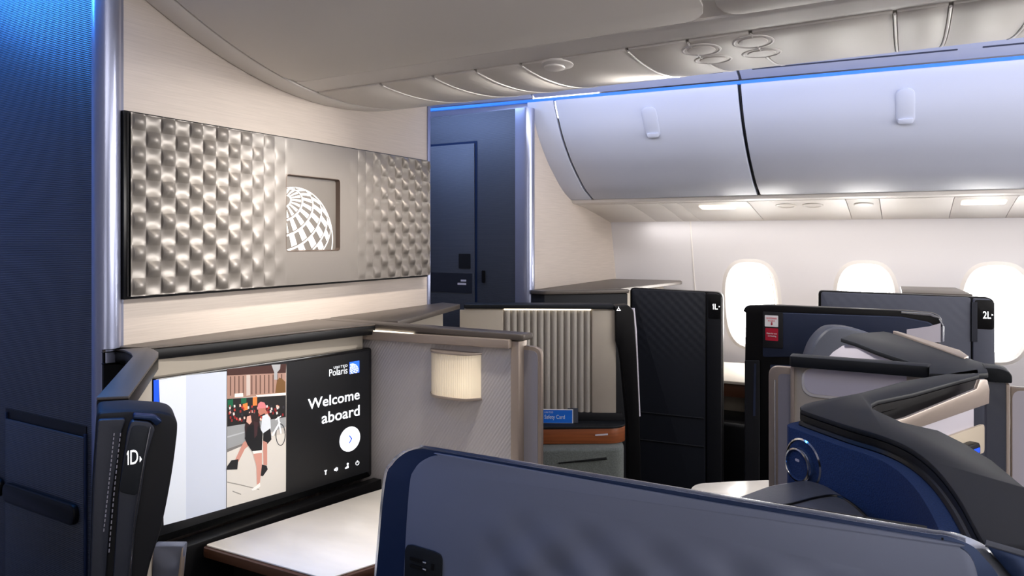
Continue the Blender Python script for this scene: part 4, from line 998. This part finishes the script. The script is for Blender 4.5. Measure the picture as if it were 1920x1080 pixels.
q = FH.pp([(1505, 720), (1518, 668), (1530, 640), (1548, 620), (1566, 613), (1600, 615), (1640, 628), (1680, 650), (1690, 720)])
q = smooth_path(q, 4)
bm = new(); plate(bm, FH, q, -.08, 0)
tag(obj('headrest', bm, 'leather_grey', None, .015, 3), 'curved grey headrest behind the pale inset arm, in front of the blue shell', 'headrest')

# ================================================================ SHELL 1G with placards
XG = 2.93
FGs = Frame((XG, 1.0, 0), (0, -1, 0))
gs = thing('suite_shell', (XG, .25, 0), 'blue lined suite shell carrying a white and a red placard', 'shell')
q = FGs.pp([(1392, 1100), (1392, 585), (1398, 573), (1440, 572), (1700, 583), (1752, 588), (1766, 596), (1768, 625), (1768, 1100)])
q = [(q[0][0], .05)]+rnd(q[1:-1], .012)+[(q[-1][0], .05)]
bm = new(); plate(bm, FGs, q, -.05, 0); obj('shell_frame', bm, 'black', gs, .006, 3)
q = FGs.pp([(1430, 670), (1430, 585), (1690, 594), (1742, 604), (1756, 614), (1756, 670)], .012)
bm = new(); plate(bm, FGs, rnd(q, [.01, .01, 0, .01, .01, 0]), 0, .012); obj('upper_lining', bm, 'blue_leather', gs, .005, 3)
q = FGs.pp([(1444, 1000), (1444, 684), (1756, 690), (1756, 1000)], .006)
bm = new(); plate(bm, FGs, q, 0, .006); obj('lower_lining', bm, 'blue_leather', gs, .003)
q = FGs.pp([(1396, 1000), (1396, 676), (1424, 676), (1424, 1000)], .012)
bm = new(); plate(bm, FGs, rnd(q, .006), 0, .012); dcol = obj('door_column', bm, 'black_soft', gs, .005, 3)
q = FGs.pp([(1412, 780), (1414, 682), (1418, 682), (1416, 780)], .014); bm = new(); plate(bm, FGs, q, .012, .0145); obj('column_slot', bm, 'blue_leather', dcol)
q = FGs.pp([(1430, 652), (1430, 584), (1468, 586), (1468, 654)], .015)
bm = new(); plate(bm, FGs, rnd(q, .004), .010, .015); pp_ = obj('placard_plate', bm, 'black_soft', gs, .002)
def placard(x0, y0, x1, y1, m, lines, tm, nm):
    a = FGs.px(x0, y1, .016); b = FGs.px(x1, y0, .016)
    bm = new(); plate(bm, FGs, rrect(a[0], b[0], a[1], b[1], .003), .015, .016); pl = obj(nm, bm, m, gs)
    pl['label'] = ('white' if m == 'white' else 'red')+' placard'
    H_ = b[1]-a[1]
    for k, (t, y, hh, i0, i1) in enumerate(lines):
        text('lettering', FGs, t, a[0]+(b[0]-a[0])*i0, a[0]+(b[0]-a[0])*i1, a[1]+H_*(y-hh/2), a[1]+H_*(y+hh/2), .0162, tm, pl, .01)
    return pl
p1 = placard(1434, 592, 1459, 612, 'white', [('NO STOWAGE', .74, .14, .12, .9), ('IN AISLE', .52, .13, .25, .75)], 'pink', 'placard')
a = FGs.px(1447, 607, .016); bm = new(); plate(bm, FGs, [(a[0]-.005, a[1]), (a[0], a[1]-.007), (a[0]+.005, a[1]), (a[0]+.002, a[1]), (a[0]+.002, a[1]+.007), (a[0]-.002, a[1]+.007), (a[0]-.002, a[1])], .0162, .0168); obj('arrow_mark', bm, 'red', p1)
placard(1435, 616, 1459, 638, 'red', [('Open for taxi', .56, .14, .1, .9), ('and landing', .36, .14, .2, .85)], 'white', 'placard')
bm = new(); tube(bm, [FGs.pt(*FGs.px(x, y, .002), .002) for x, y in ((1690, 586), (1745, 590), (1762, 597), (1767, 612), (1767, 640))], .005, 8); obj('edge_line', bm, 'chrome', gs)
q = FGs.pp([(1700, 618), (1742, 612), (1764, 606), (1764, 642), (1700, 642)], .014); bm = new(); plate(bm, FGs, q, .012, .014); obj('end_inset', bm, 'white_panel', gs)

# ================================================================ ROW TWO
r2 = thing('privacy_divider', (1.9, -.21, 0), 'slate partition with dark rounded cap at the right, left of a lavender screen', 'partition')
F2 = Frame((1.875, 0, 0), (0, -1, 0))
a0, a1, a2 = F2.px(1850, 800)[0], F2.px(1886, 800)[0], F2.px(1893, 800)[0]
bm = new(); fbox(bm, F2, a0, a1, .05, ZT-.03, -.05, 0); obj('panel_core', bm, 'door_slate', r2)
bm = new(); fbox(bm, F2, a1, a2, .05, ZT-.032, -.05, .002); obj('end_trim', bm, 'bronze', r2, .001)
bm = new(); plate(bm, F2, rnd([(a0-.004, ZT-.028), (a2+.004, ZT-.028), (a2+.004, ZT-.006), (a2-.015, ZT+.002), (a0-.004, ZT+.002)], [0, .004, .01, .01, 0]), -.06, .01); obj('cap', bm, 'cap_dark', r2, .004, 3)
s2 = thing('sliding_screen', (1.9, -.4, 0), 'lavender sliding screen with rounded top at the right picture edge', 'partition', 'sliding privacy screens')
F3 = Frame((1.885, 0, 0), (0, -1, 0))
zt = F3.px(1905, 726)[1]; b0 = F3.px(1895, 800)[0]
bm = new(); plate(bm, F3, rnd([(b0, .05), (b0+.45, .05), (b0+.45, zt), (b0, zt)], [0, 0, .03, 0]), -.016, 0); obj('screen_frame', bm, 'bronze', s2, .003)
bm = new(); plate(bm, F3, rnd([(b0+.003, .07), (b0+.44, .07), (b0+.44, zt-.012), (b0+.003, zt-.006)], [0, 0, .03, .02]), 0, .002); obj('screen_panel', bm, 'white_panel', s2)
# aft end of the near shell, beyond its rounded corner
FC = Frame((XN+.004, .8, 0), (0, -1, 0))
q = FC.pp([(1849, 1024), (1925, 1046), (2000, 1070), (2000, 1500), (1940, 1500), (1926, 1130), (1900, 1086), (1868, 1048)])
q[3] = (q[3][0], .05); q[4] = (q[4][0], .05)
cp = thing('shell_corner', FC.pt(q[1][0], .05, 0), 'navy end block with grey top edge at the lower right, beyond the foreground shell', 'panel')
bm = new(); plate(bm, FC, q, -.012, 0); obj('corner_panel', bm, 'shell_navy', cp, .002)
bm = new(); tube(bm, [FC.pt(u, v+.001, -.004) for u, v in q[:3]], .0035, 8); obj('edge_line', bm, 'leather_grey', cp)
